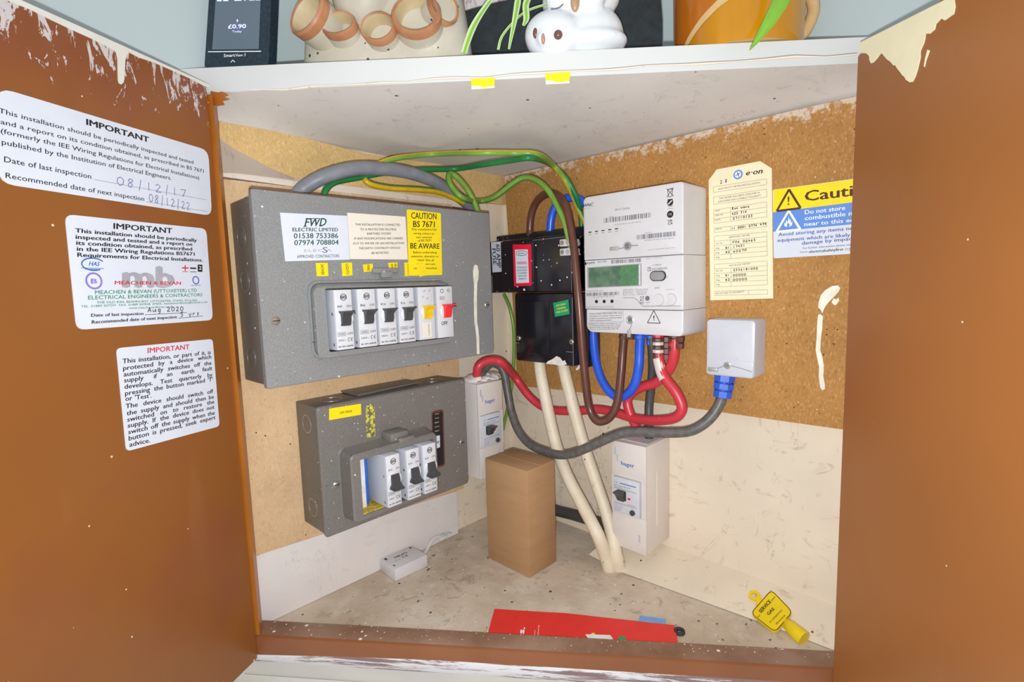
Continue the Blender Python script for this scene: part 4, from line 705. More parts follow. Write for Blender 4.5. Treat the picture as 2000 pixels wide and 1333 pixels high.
mb.text('SERIES 7 MK', (0.07106,-0.0603,0.40028), (0.07191,-0.0603,0.43339), (0.06786,-0.0603,0.40042), .01); mb.text('100A', (0.07016,-0.0603,0.37335), (0.07038,-0.0603,0.39107), (0.06182,-0.0603,0.37351), .02)
CA = obj('fuse_carrier', mb, HB, 'fuse carrier with gold lettering')
mb = MB().m('white_sticker').sheet([(0.02484,-0.0556,0.43836),(0.04671,-0.0556,0.43786),(0.04741,-0.0556,0.39336),(0.02598,-0.0556,0.39298)], 0); mb.m('ink').text('60 AMP', *([(0.03515,-0.0556,0.43434),(0.03659,-0.0556,0.39934),(0.04342,-0.0556,0.4342)]), .02); mb.text('FUSE', *([(0.02681,-0.0556,0.4286),(0.02799,-0.0556,0.40461),(0.03422,-0.0556,0.42856)]), .02); obj('fuse_label', mb, HB, 'white label reading 60 AMP FUSE')
mb = MB().m('red_sticker').sheet([(0.08116,-0.0672,0.43069),(0.11606,-0.0672,0.4284),(0.11478,-0.0672,0.37187),(0.08128,-0.0672,0.37103)], .001); q = [(0.08538,-0.0672,0.42307),(0.10983,-0.0672,0.42191),(0.11061,-0.0672,0.37594),(0.08611,-0.0672,0.37553)]; mb.m('white_sticker').quad(q, .0002)
a, b, c, d = [V(p) for p in q]; L_ = lambda u, v: a.lerp(b, u).lerp(d.lerp(c, u), v)
mb.m('ink'); n_ = (b-a).cross(a-d)
pts = [L_(.5+.4*math.copysign(min(1, abs(math.cos(t_))*1.3), math.cos(t_)), .11+.07*math.sin(t_)) for t_ in [i*math.pi/12 for i in range(25)]]; mb.pline(pts, .0006, n_, .0003)
mb.text('SEAL', L_(.22, .135), L_(.78, .135), L_(.22, .09), .01, 0, .0003); mb.m('ink_red').text('WARNING', L_(.1, .44), L_(.9, .44), L_(.1, .36), .03, 0, .0003); mb.m('ink')
for k, st in enumerate(('IT IS DANGEROUS', 'AND AN OFFENCE', 'TO INTERFERE', 'WITH THIS', 'APPARATUS')): mb.text(st, L_(.08+.03*k, .56+.085*k), L_(.92-.03*k, .56+.085*k), L_(.08+.03*k, .51+.085*k), .01, 0, .0003)
obj('warning_seal', mb, HB, 'red and white warning seal')
# lower cover
lx0, lx1 = 0.07600, 0.18254
mb = MB().m('bakelite_clean'); vprism(mb, lx0, lx1, -.062, -.0125, .2625, .3605, .003); vprism(mb, lx1-.002, 0.19150, -.042, -.0125, .2595, .3605, .002); vprism(mb, lx0+.014, lx0+.066, -.0633, -.060, .274, .350, .001)
mb.m('grey_wire_and_glint').box(lx1-.0012, lx1-.0007, -.0624, -.062, .262, .355); mb.box(lx0-.0006, lx0+.008, -.0624, -.062, .2885, .2890); mb.box(lx1-.013, lx1-.0005, -.0624, -.062, .2818, .2823)
mb.m('filler_white').prism([(0.13341,-0.0622,0.26248),(0.13725,-0.0622,0.26641),(0.14563,-0.0622,0.26995),(0.153,-0.0622,0.27479),(0.15921,-0.0622,0.27314),(0.16352,-0.0622,0.26856),(0.16708,-0.0622,0.27025),(0.17044,-0.0622,0.26494),(0.16071,-0.0622,0.26199),(0.14634,-0.0622,0.26287)], (0, .001, 0)); mb.prism([(0.16994,-0.0424,0.25514),(0.17617,-0.0424,0.2621),(0.18133,-0.0424,0.26185),(0.17782,-0.0424,0.258),(0.17254,-0.0424,0.25395)], (0, .001, 0))
LC = obj('lower_cover', mb, HB, 'glossy black lower cover with a chipped plaster edge')
for x, z in ((0.08360, 0.29591), (0.17958, 0.29602)):
    mb = MB().m('screw').lathe((x, -.062, z), NYm, [(.0036, 0), (.0036, .0015), (.0024, .0026), (.0005, .0028)], 18); mb.m('ink').box(x-.003, x+.003, -.0648, -.0644, z-.0005, z+.0005); obj('screw', mb, LC)
mb = MB().m('green_sticker').sheet([(0.14988,-0.0637,0.34766),(0.17617,-0.0637,0.35216),(0.17786,-0.0637,0.3329),(0.15294,-0.0637,0.3286)], 0); mb.m('ink_yellow')
for st, p in (('EARTHING', ((0.15509,-0.0637,0.3425),(0.17174,-0.0637,0.34537),(0.15515,-0.0637,0.34492))), ('TERMINAL', ((0.15586,-0.0637,0.33802),(0.1725,-0.0637,0.34097),(0.15592,-0.0637,0.34044))), ('PME SYSTEM', ((0.15574,-0.0637,0.33352),(0.17497,-0.0637,0.33692),(0.1558,-0.0637,0.33594)))): mb.text(st, *p, .015)
obj('earthing_label', mb, LC, 'green label tilted on the black cover')
mb = MB().m('clear_plastic')
for z in (.4265, .4145):
    x = 0.17220; mb.box(x-.008, x+.011, -.066, -.045, z-.005, z+.005, .002); mb.m('screw').cyl((x-.003, -.0665, z), (x-.003, -.066, z), .003, seg=14); mb.m('seal_metal').cyl((x+.006, -.0665, z), (x+.006, -.066, z), .0032, seg=14); mb.m('clear_plastic')
obj('terminal_block', mb, HB, 'clear terminal block')

# ------------------------------------------------------------ smart meter
SM = thing('smart_meter', 'white smart electricity meter with green display mounted on the orange chipboard', 'electricity meter', (.273, -.012, .312))
def frontbox(mb, x0, x1, y0, z0, z1, rtl, rtr, rbr, rbl, bev=.003):
    out = []
    for cx, cz, r, a0 in ((x1-rtr, z1-rtr, rtr, 0), (x0+rtl, z1-rtl, rtl, 90), (x0+rbl, z0+rbl, rbl, 180), (x1-rbr, z0+rbr, rbr, 270)):
        for i in range(7):
            a = math.radians(a0+15*i); out.append((cx+r*math.cos(a), cz+r*math.sin(a)))
    cxm, czm = (x0+x1)/2, (z0+z1)/2; hw, hh = (x1-x0)/2, (z1-z0)/2
    def lp(y, i): return [V((cxm+(x-cxm)*(1-i/hw), y, czm+(z-czm)*(1-i/hh))) for x, z in out]
    return mb.loft([lp(-.0125, 0), lp(y0+bev, 0), lp(y0+bev*.35, bev*.2), lp(y0, bev)])
mx0, mx1, mz0, mz1 = .2064, .3390, .3112, .4795
zs1, zs2 = .4015, .3405
mb = MB().m('white_plastic'); frontbox(mb, mx0, mx1, -.0695, zs1+.0002, mz1, .006, .004, .0006, .0006, .0022); mbH = mb
mb = MB().m('white_plastic'); frontbox(mb, mx0+.0012, mx1+.0006, -.0700, zs2+.0002, zs1-.0002, .0006, .0006, .0006, .0006, .0016); mbB = mb
mb = MB().m('white_plastic'); frontbox(mb, mx0+.0030, mx1+.0008, -.0703, mz0, zs2-.0002, .0006, .0006, .006, .009, .0022); mbT = mb
mb = mbH.m('ink'); mb.text('WNC', (0.20702,-0.0696,0.46765),(0.22206,-0.0696,0.46746),(0.20709,-0.0696,0.47139), .02, .3); mb.m('ink_light').text('UBC TXH', (0.20775,-0.0696,0.46431),(0.21744,-0.0696,0.46443),(0.20777,-0.0696,0.46587))
mb.m('ink_grey').text('SKU1 Cellular', (0.25281,-0.0696,0.45791),(0.27386,-0.0696,0.45784),(0.25283,-0.0696,0.46029)); mb.bars([(0.23724,-0.0696,0.45081),(0.29975,-0.0696,0.45068),(0.29974,-0.0696,0.44517),(0.23717,-0.0696,0.44509)], None, .0002, 3); mb.bars([(0.28227,-0.0696,0.42713),(0.32978,-0.0696,0.42713),(0.3298,-0.0696,0.42205),(0.28225,-0.0696,0.42175)], None, .0002, 5)
mb.text('GUID', (0.24412,-0.0696,0.45106),(0.2506,-0.0696,0.45097),(0.24413,-0.0696,0.45214)); mb.text('CHF ID', (0.29286,-0.0696,0.42809),(0.29999,-0.0696,0.42805),(0.29286,-0.0696,0.42913)); mb.text('00-DB-1E-01-23-50-40-91', (0.25194,-0.0696,0.44093),(0.28784,-0.0696,0.44113),(0.25195,-0.0696,0.44213)); mb.text('00-DB-1E-0A-23-50-90-91', (0.29219,-0.0696,0.41948),(0.32801,-0.0696,0.41937),(0.29219,-0.0696,0.42064))
mb.text('Model M: TXSGS1226  Made in China', (0.29673,-0.0696,0.40852),(0.33016,-0.0696,0.40911),(0.29674,-0.0696,0.4095))
mb.m('ink')
for k, (x, y) in enumerate(((200, 472), (248, 466), (297, 460), (345, 454), (397, 446))):
    p = V((0.21659, 0, 0)); c_ = V((0.21659,-0.0696,0.43594)).lerp(V((0.25489,-0.0696,0.43669)), k/4); mb.quad([c_+V((-.0022, 0, .0006)), c_+V((.0022, 0, .0006)), c_+V((.0022, 0, -.0006)), c_+V((-.0022, 0, -.0006))]); mb.text(('SW', 'WAN', 'MESH', 'HAN', 'GAS')[k], c_+V((-.0022, 0, -.0034)), c_+V((.0022, 0, -.0031)), c_+V((-.0022, 0, -.0023)))
# marks down the right side: bin, no-fire disc, wireless logo, disc, UK CA
c_ = V((0.32359,-0.0696,0.46905)); mb.pline([c_+V((x, 0, z)) for x, z in ((-.003, .004), (-.002, -.004), (.002, -.004), (.003, .004), (-.0035, .004), (.0035, .0045))], .0006, NYm); mb.line(c_+V((-.004, 0, -.004)), c_+V((.004, 0, .005)), .0006, NYm); mb.line(c_+V((.004, 0, -.004)), c_+V((-.004, 0, .005)), .0006, NYm); mb.line(c_+V((-.003, 0, -.0072)), c_+V((.003, 0, -.0072)), .0012, NYm)
c_ = V((0.32363,-0.0696,0.4589)); mb.cyl(c_, c_+V((0, -.0002, 0)), .0036, seg=20); mb.m('white_plastic').line(c_+V((-.0022, 0, -.0018)), c_+V((.0022, 0, .0018)), .0014, NYm, .0003); mb.m('ink').text('Zigbee', (0.32061,-0.0696,0.45431),(0.32666,-0.0696,0.45441),(0.3206,-0.0696,0.45575)); mb.line(*([(0.32062,-0.0696,0.45237),(0.32727,-0.0696,0.45215)]), .0003, NYm)
c_ = V((0.32367,-0.0696,0.44606)); mb.cyl(c_, c_+V((0, -.0002, 0)), .0038, seg=20); mb.m('white_plastic').text('CE', c_+V((-.002, -.0002, -.001)), c_+V((.002, -.0002, -.001)), c_+V((-.002, -.0002, .001))); mb.m('ink')
mb.text('UK', (0.32096,-0.0696,0.43793),(0.32673,-0.0696,0.43791),(0.32096,-0.0696,0.44032), .03); mb.text('CA', (0.32097,-0.0696,0.43487),(0.32674,-0.0696,0.43498),(0.32097,-0.0696,0.43726), .03)
mb = MB().m('grey_wire_and_glint'); c_ = V((0.27053,-0.0705,0.41516)); mb.lathe(c_, NYm, [(.0048, 0), (.0048, .0014), (.0030, .0014), (.0030, .0003)], 18); mb.m('ink_grey').cyl(c_, c_+V((0, -.001, 0)), .003, seg=14)
mb.m('seal_metal'); a = V((0.24839,-0.0712,0.41364)); mb.box(a.x-.002, a.x+.010, -.0722, -.0698, a.z-.0022, a.z+.002, .0008); mb.m('grey_wire_and_glint').tube([(0.25627,-0.0712,0.41312),(0.26332,-0.0712,0.41325),(0.27096,-0.0712,0.41511),(0.27778,-0.0712,0.41523),(0.2845,-0.0712,0.41505)], .0005, 6); mbS = mb; HUB = obj('communications_hub', mbH, SM); obj('wire_seal', mbS, HUB)
mb = mbB.m('ink'); mb.text('KAIFA', (0.21216,-0.0703,0.39669),(0.22378,-0.0703,0.39723),(0.2122,-0.0703,0.39892), .01); mb.quad([(0.20748,-0.0703,0.39915),(0.21103,-0.0703,0.3993),(0.21098,-0.0703,0.39611),(0.20743,-0.0703,0.39595)]); mb.m('ink_grey').text('MA120B', (0.22759,-0.0703,0.39755),(0.24105,-0.0703,0.39815),(0.22762,-0.0703,0.39943)); mb.bars([(0.24766,-0.0703,0.40009),(0.28792,-0.0703,0.40019),(0.28791,-0.0703,0.39597),(0.24761,-0.0703,0.39574)], None, .0002, 7)
mb.m('ink_light').text('M&L:2.x 187P/0222', (0.29451,-0.0703,0.39844),(0.31495,-0.0703,0.39879),(0.29451,-0.0703,0.40006)); mb.m('ink_grey').text('CUBBAA', (0.30292,-0.0703,0.3908),(0.31371,-0.0703,0.39089),(0.30292,-0.0703,0.39224)); mb.m('ink').text('UK', (0.29612,-0.0703,0.3876),(0.30099,-0.0703,0.3877),(0.29612,-0.0703,0.38947), .02); mb.text('CA', (0.29612,-0.0703,0.38481),(0.30099,-0.0703,0.38492),(0.29612,-0.0703,0.38667), .02); mb.m('ink_grey').text('M238500', (0.30196,-0.0703,0.38546),(0.32056,-0.0703,0.38634),(0.30196,-0.0703,0.38795)); mb.text('2023', (0.30517,-0.0703,0.36467),(0.31123,-0.0703,0.36517),(0.30517,-0.0703,0.36642)); mb.text('25', (0.31686,-0.0703,0.37966),(0.31934,-0.0703,0.37958),(0.31685,-0.0703,0.38137)); mb.text('M3', (0.31686,-0.0703,0.37652),(0.32121,-0.0703,0.37668),(0.31686,-0.0703,0.37823))
mb.text('TS-2 sensor', (0.31939,-0.0703,0.36304),(0.32982,-0.0703,0.36348),(0.31938,-0.0703,0.36407)); mb.bars([(0.21077,-0.0703,0.36084),(0.25809,-0.0703,0.36196),(0.25806,-0.0703,0.35816),(0.21069,-0.0703,0.35665)], None, .0002, 9); mb.text('Product of E.ON  2023', (0.21079,-0.0703,0.36245),(0.23467,-0.0703,0.36284),(0.21082,-0.0703,0.36374)); mb.text('22 61 84 09 20 7112', (0.22006,-0.0703,0.35468),(0.25157,-0.0703,0.35616),(0.22008,-0.0703,0.35596))
for k, st in enumerate(('230V 50Hz  0.25-5(100)A', 'IEC62055-31  EN50470-1/3', 'BS EN 50470-1  1000imp/kWh', 'Read number 145P/0014')): mb.text(st, V((0.26378,-0.0703,0.36373)).lerp(V((0.26374,-0.0703,0.35733)), k/3), V((0.29707,-0.0703,0.36391)).lerp(V((0.29443,-0.0703,0.35805)), k/3), V((0.26379,-0.0703,0.36495)).lerp(V((0.26375,-0.0703,0.35855)), k/3))
mb.pline([(0.26372,-0.0703,0.35458),(0.27762,-0.0703,0.35455),(0.28171,-0.0703,0.35274),(0.28776,-0.0703,0.34678),(0.29175,-0.0703,0.34473),(0.33714,-0.0703,0.34541)], .0005, NYm, .0002); mb.line(*([(0.20887,-0.0703,0.34303),(0.25144,-0.0703,0.34357)]), .0004, NYm)
c_ = V((0.28911,-0.0703,0.35334)); mb.pline([c_+V((x, 0, z)) for x, z in ((-.002, .0025), (-.0015, -.0025), (.0015, -.0025), (.002, .0025), (-.0025, .0025))], .0005, NYm); mb.line(c_+V((-.003, 0, -.003)), c_+V((.003, 0, .003)), .0005, NYm); mb.line(c_+V((-.003, 0, -.0048)), c_+V((.0022, 0, -.0048)), .0009, NYm)
c_ = V((0.29607,-0.0703,0.35392)); mb.cyl(c_, c_+V((0, -.0002, 0)), .0028, seg=16); mb.text('Zigbee', (0.29375,-0.0703,0.3486),(0.29966,-0.0703,0.34892),(0.29375,-0.0703,0.34966))
BODY = obj('meter_body', mb, SM)
q = [V(p) for p in [(0.21209,-0.0703,0.39256),(0.28823,-0.0703,0.39408),(0.28862,-0.0703,0.36846),(0.21205,-0.0703,0.36695)]]
mb = MB().m('grey_wire_and_glint').sheet(q, .001, .0008); i_ = [q[0].lerp(q[2], .035), q[1].lerp(q[3], .035), q[2].lerp(q[0], .035), q[3].lerp(q[1], .035)]; m1, m2 = i_[0].lerp(i_[1], .65), i_[3].lerp(i_[2], .65)
mb.m('lcd_dark').quad([i_[0], m1, m2, i_[3]], .0003); mb.m('lcd').quad([m1, i_[1], i_[2], m2], .0003); mb.m('clear_plastic').box(i_[1].x, i_[1].x+.0018, -.0716, -.0703, i_[2].z, i_[1].z)
obj('display', mb, BODY, 'green liquid crystal display')
c_ = V((0.30931,-0.0703,0.37915)); mb = MB().m('white_plastic'); hw = .0055
def stad(c, w, h, y): return [V((c.x+(w if math.cos(t_) > 0 else -w)+h*math.cos(t_), y, c.z+h*math.sin(t_))) for t_ in [2*math.pi*(i+.5)/24 for i in range(24)]]
mb.m('ink').loft([stad(c_, .0042, .0058, -.070), stad(c_, .0042, .0058, -.0708)]); mb.m('grey_wire_and_glint').loft([stad(c_, .0038, .0050, -.0705), stad(c_, .0036, .0047, -.0724)]); obj('oval_button', mb, BODY, 'grey oval button')
for p in [(0.31061,-0.0703,0.35215),(0.3256,-0.0703,0.35262)]: mb = MB().m('white_plastic').lathe(p, NYm, [(.0068, -.0005), (.0068, .0002), (.0063, .0012), (.0058, .0008), (.0001, .0010)], 28); obj('round_button', mb, BODY)
for p in [(0.22539,-0.0703,0.34996),(0.23676,-0.0703,0.35011),(0.24809,-0.0703,0.35039)]: mb = MB().m('ink').lathe(p, NYm, [(.0021, -.0005), (.0021, .0003), (.0014, .0003), (.0012, .0008), (.0001, .0010)], 16); obj('indicator_light', mb, BODY)
mb = mbT.m('ink'); pts = [(0.21449,-0.0706,0.33533),(0.26378,-0.0706,0.33836),(0.2644,-0.0706,0.32638),(0.21509,-0.0706,0.32334)]; mb.m('ink_light').pline(pts+[pts[0]], .0004, NYm, .0002); mb.m('ink')
for k, st in enumerate(("If meter displays 'DISCONNECTED': Press", 'any button to reconnect. Please ensure it', 'is safe to reconnect your electrical supply', 'before pressing any button.')): mb.text(st, V((0.21564,-0.0706,0.33354)).lerp(V((0.2159,-0.0706,0.32499)), k/3), V((0.26305,-0.0706,0.33589)).lerp(V((0.26157,-0.0706,0.32754)), k/3) if k < 3 else V((0.24782,-0.0706,0.32697)), V((0.21567,-0.0706,0.33497)).lerp(V((0.21592,-0.0706,0.32642)), k/3), .01)
for k, st in enumerate(('Manufacturer: Kaifa Technology Co., Ltd', 'No. 99 Tianquan Road, Gaoxin West District, Chengdu', 'Importer: Kaifa Technology UK Limited', 'The Quorum, Bond Street, Bristol BS1 3AE')): mb.text(st, V((0.21387,-0.0706,0.32116)).lerp(V((0.21454,-0.0706,0.31414)), k/3), V((0.26154,-0.0706,0.32382)).lerp(V((0.25718,-0.0706,0.31653)), k/3), V((0.21389,-0.0706,0.32233)).lerp(V((0.21456,-0.0706,0.31532)), k/3))
TC = obj('terminal_cover', mb, SM)
mb = MB(); tri_warning(mb, (0.30437,-0.0706,0.33135), .0145, (1, 0, 0), (0, 0, 1), 'ink', .0008); mb.text('!', (0.30372,-0.0706,0.32869),(0.30527,-0.0706,0.32873),(0.30372,-0.0706,0.33399), .04); obj('warning_symbol', mb, TC)
c_ = V((0.27318,-0.0706,0.32828)); mb = MB().m('seal_metal').lathe(c_, NYm, [(.0052, -.0005), (.0052, .0002), (.0040, .0008), (.0034, .0004)], 18); mb.m('ink_grey').lathe(c_, NYm, [(.0028, 0), (.0028, .0009), (.0012, .0011)], 14)
mb.m('grey_wire_and_glint').tube([(0.27437,-0.072,0.32677),(0.27572,-0.072,0.32194),(0.27292,-0.072,0.31634),(0.27255,-0.072,0.31327)], .0005, 6); p_ = V((0.27254,-0.072,0.31204)); mb.m('seal_metal').box(p_.x-.0022, p_.x+.0022, -.0735, -.0705, p_.z-.0045, p_.z+.004, .0008); obj('wire_seal', mb, TC)
def collar(mb, pts, r0, n, ln, gap, mats):      # stacked collars down along a cable
    a, b = V(pts[0]), V(pts[1]); d = (b-a).normalized(); x = 0
    for i in range(n):
        mb.m(mats[i % len(mats)]).lathe(a+d*x, d, [(r0*.9, 0), (r0, .0004), (r0, ln-.0004), (r0*.9, ln)], 8); x += ln+gap
for nm, pts, r, n, ln, gp, ms in (('cable_gland', [(0.2497,-0.046,0.30674),(0.24892,-0.046,0.30152)], .0066, 1, .004, 0, ['brown_cable']), ('cable_gland', [(0.27215,-0.046,0.30843),(0.27177,-0.046,0.30208)], .0072, 1, .005, 0, ['blue_plastic']),
    ('cable_gland', [(0.29658,-0.046,0.31018),(0.29695,-0.046,0.2799)], .0066, 7, .0042, .0004, ['red_plastic', 'brown_plastic', 'heatshrink', 'brown_plastic', 'heatshrink', 'brown_plastic', 'brown_plastic']), ('cable_gland', [(0.30439,-0.04,0.30692),(0.30447,-0.04,0.27974)], .0056, 4, .0066, .0004, ['brown_plastic']), ('cable_gland', [(0.31785,-0.046,0.31115),(0.31664,-0.046,0.29359)], .0066, 4, .0046, .0005, ['brown_plastic', 'brown_plastic', 'red_plastic', 'brown_plastic']), ('cable_gland', [(0.28231,-0.038,0.30754),(0.2816,-0.038,0.29549)], .0055, 2, .0056, .0006, ['blue_plastic'])):
    mb = MB(); collar(mb, pts, r, n, ln, gp, ms); obj(nm, mb, SM)
for p_ in (V((0.32458,-0.048,0.30508)), V((0.32399,-0.048,0.29729)), V((0.2585,-0.046,0.30459))): obj('gland_nut', MB().m('brown_plastic').box(p_.x-.004, p_.x+.005, p_.y-.003, p_.y+.004, p_.z-.003, p_.z+.004, .001), SM)

# ------------------------------------------------------------ isolator box
JB = thing('junction_box', 'small plain white junction box right of the meter with a blue gland below', 'junction box', (.382, -.012, .266))
jx0, jx1, jz0, jz1 = 0.35491, 0.40735, 0.26667, 0.32952
mb = MB().m('box_white'); frontbox(mb, jx0, jx1, -.045, jz0, jz1, .004, .004, .004, .004, .003); obj('enclosure', mb, JB)
mb = MB().m('box_white').box(jx0+.001, jx1-.001, -.0455, -.040, jz0+.0015, 0.28589, .001); LD_ = obj('terminal_cover', mb, JB)
c_ = V((0.37941,-0.0455,0.27957)); mb = MB().m('seal_metal').lathe(c_, NYm, [(.0042, 0), (.0042, .0006), (.0028, .0010), (.0024, .0004)], 18); mb.m('screw').cyl(c_, c_+V((0, -.0014, 0)), .0018, seg=12)
mb.m('grey_wire_and_glint').tube([(0.36957,-0.0475,0.27555),(0.37408,-0.0475,0.27767),(0.3802,-0.0475,0.27991),(0.38628,-0.0475,0.27932),(0.39605,-0.0475,0.27742),(0.40561,-0.0475,0.27501)], .0004, 6); p_ = V((0.36364,-0.047,0.27349)); mb.m('seal_metal').box(p_.x-.0055, p_.x+.0055, -.0480, -.0452, p_.z-.0022, p_.z+.0022, .0008); obj('wire_seal', mb, JB)
mb = MB().m('blue_plastic'); a, b = V((0.37066,-0.03,0.26151)), V((0.36891,-0.032,0.23747)); d = (b-a).normalized()
a.z = jz0+.0002
for t_, r, ln in ((0, .0118, .0085), (.0098, .0114, .0075), (.0186, .0104, .0085)): mb.lathe(a+d*t_, d, [(r*.88, 0), (r, .0006), (r, ln-.0006), (r*.88, ln)], 8)
mb.cyl(a, a+d*.026, .0085, seg=14); obj('cable_gland', mb, JB, 'blue cable gland')

# ------------------------------------------------------------ buff tag hung on the chipboard
tg = [(0.33904,-0.0128,0.51089),(0.41588,-0.0128,0.4971),(0.41961,-0.0128,0.34215),(0.34093,-0.0128,0.34139)]
def tp(x, y):
    a, b, c, d = [V(p) for p in tg]; u, v = x/644, y/1333; return a.lerp(b, u).lerp(d.lerp(c, u), v)
mb = MB().m('cream_card'); mb._sheet([tp(*q) for q in ((20, 190), (98, 95), (492, 22), (590, 85), (602, 1255), (38, 1272))], NYm, .0007)
def tt(st, x0, y0, x1, y1, c, bold=0, sh=0): mb.text(st, tp(x0, y0), tp(x1, y1), tp(x0, y0-c), bold, sh)
def tl(*q): mb.pline([tp(*p) for p in q], .00028, NYm)
mb.m('ink'); tt('e·on', 368, 148, 515, 128, 44, .03, .25); hand(mb, '2.8', tp(130, 222), tp(198, 208), tp(130, 192), .0006)
mb.m('ink_grey')
for q in (((65, 250), (547, 178), (547, 228), (68, 298)), ((67, 340), (547, 268), (550, 338), (70, 405)), ((70, 455), (548, 382), (550, 515), (72, 573)), ((75, 615), (548, 565), (550, 602), (75, 655)), ((75, 690), (550, 650), (553, 865), (78, 903)), ((78, 943), (553, 912), (555, 1130), (80, 1150)), ((80, 1190), (555, 1175), (557, 1215), (82, 1228))): tl(*q, q[0])
for q in (((70, 495), (548, 428)), ((72, 535), (549, 472)), ((228, 430), (230, 553)), ((228, 598), (230, 640)), ((77, 735), (551, 692)), ((77, 777), (551, 737)), ((78, 818), (552, 780)), ((78, 860), (552, 823)), ((230, 722), (232, 890)), ((79, 986), (553, 955)), ((79, 1027), (554, 999)), ((80, 1068), (554, 1043)), ((80, 1109), (555, 1087)), ((232, 976), (234, 1142)), ((390, 1180), (392, 1220))): tl(*q)
for st, x0, y0, x1, y1, c in (('ELECTRICITY METER INSTALLATION', 115, 275, 490, 218, 14), ('THE METER HAS BEEN CHECKED &', 120, 360, 488, 305, 14), ('IDENTIFIED FOR CORRECT POLARITY', 112, 388, 498, 332, 14), ('MOP', 85, 470, 128, 464, 13), ('SEAL No.', 85, 510, 165, 498, 13), ('DATE', 85, 553, 135, 545, 13), ('MPAN', 88, 633, 145, 626, 13), ('REMOVED METER', 215, 705, 402, 686, 14), ('Ser No', 90, 762, 155, 755, 13), ('Rdg', 90, 805, 125, 801, 13), ('Rdg', 90, 846, 125, 842, 13), ('Rdg', 92, 887, 126, 884, 13), ('INSTALLED METER', 215, 962, 408, 943, 14), ('Ser No', 92, 1010, 156, 1005, 13), ('Rdg', 93, 1053, 128, 1051, 13), ('Rdg', 93, 1094, 128, 1092, 13), ('Rdg', 94, 1135, 128, 1133, 13), ('NO ACCESS TO PROPERTY', 92, 1217, 355, 1200, 15)): tt(st, x0, y0, x1, y1, c, .01)
mb.m('ink')
for st, x0, y0, x1, y1 in (('Ron wane', 240, 452, 400, 430), ('422 316', 240, 500, 378, 476), ('27/10/23', 248, 540, 430, 515), ('11 0001 0776 494', 235, 630, 548, 586), ('F06 02463', 245, 753, 456, 732), ('17451', 250, 795, 362, 780), ('60270', 250, 837, 378, 820), ('2336181030', 252, 1005, 475, 990), ('00000', 248, 1053, 372, 1045), ('00000', 248, 1095, 382, 1086), ('R1', 182, 805, 218, 800), ('R2', 182, 845, 225, 838), ('R1', 180, 1055, 218, 1050), ('R2', 180, 1097, 225, 1090)): hand(mb, st, tp(x0, y0), tp(x1, y1), tp(x0, y0-20), .0006)
TG = obj('paper_tag', mb, None); tag(TG, 'buff paper tag with handwritten rows hanging on the orange chipboard', 'tag')
mb = MB().m('blue_sticker').lathe(tp(298, 140), NYm, [(.0050, -.0004), (.0050, .0004), (.0036, .0005), (.0020, .0002)], 24); mb.m('ink_white').lathe(tp(298, 140)+V((0, -.0004, 0)), NYm, [(.0034, 0), (.0034, .0002), (.0014, .0002)], 20); mb.m('ink_navy')
for an in (.6, 1.9, 3.4, 5): mb.line(tp(298, 140)+V((.0005, -.0006, 0)), tp(298, 140)+V((.0028*math.cos(an), -.0006, .0028*math.sin(an))), .0009, NYm)
obj('eyelet', mb, TG, 'blue and white eyelet')

# ------------------------------------------------------------ cables
def cable(name, label, pts, r, mat, grp=None, strip=None, seg=14, cat='cable', samples=8, twist=0):
    mb = MB(); mb.m(mat)
    st = None
    if strip: mb.m(strip[0]); st = (mb.mats.index(strip[0]), strip[1]); mb.m(mat)
    mb.tube(pts, r, seg, st, samples, 1, twist); o = obj(name, mb, None, sharp=80); tag(o, label, cat, grp); return o
GW = 'green and yellow earth wires'
cable('grey_cable', 'thick grey cable arching over the top of the larger fuse box', [(0.045,-0.3633,0.46826),(0.045,-0.35393,0.48196),(0.058,-0.33516,0.49553),(0.062,-0.30134,0.50787),(0.06,-0.26361,0.51315),(0.055,-0.22041,0.51475),(0.05,-0.17718,0.50936),(0.042,-0.1364,0.49816),(0.038,-0.11478,0.48957),(0.034,-0.09723,0.47864)], .0078, 'grey_cable')
cable('earth_wire', 'dark green earth wire rising beside the thick grey cable and ending behind the meter', [(0.05,-0.33227,0.47201),(0.05,-0.32968,0.48323),(0.05,-0.3175,0.49337),(0.05,-0.28849,0.50184),(0.048,-0.25257,0.51183),(0.05,-0.20086,0.5218),(0.058,-0.14825,0.52863),(0.10882,-0.14941,0.525),(0.15345,-0.1402,0.524),(0.182,-0.13511,0.522),(0.14335,-0.055,0.53262),(0.16325,-0.05,0.5141),(0.17046,-0.04,0.49429),(0.17113,-0.03,0.47703),(0.1683,-0.022,0.45887),(0.16732,-0.018,0.42456),(0.17744,-0.016,0.39613)], .0036, 'earth_dark', GW, ('earth_green', (1, 2, 3)))
cable('earth_wire', 'yellow striped earth wire, topmost, sweeping from behind the grey cable to the meter', [(0.046,-0.12653,0.48825),(0.046,-0.16452,0.49754),(0.048,-0.20085,0.49745),(0.05,-0.24424,0.49447),(0.052,-0.27212,0.49532),(0.05,-0.27999,0.50054),(0.046,-0.27509,0.50815),(0.046,-0.26131,0.51993),(0.052,-0.23598,0.53078),(0.06,-0.1831,0.54206),(0.1336,-0.18043,0.53),(0.16054,-0.14733,0.53),(0.18063,-0.1241,0.528),(0.15179,-0.06,0.52982),(0.16555,-0.052,0.5089),(0.16646,-0.036,0.48853),(0.16952,-0.028,0.47061),(0.17527,-0.02,0.45145)], .0035, 'earth_yellow', GW, ('earth_light', (6, 7, 8, 9)))
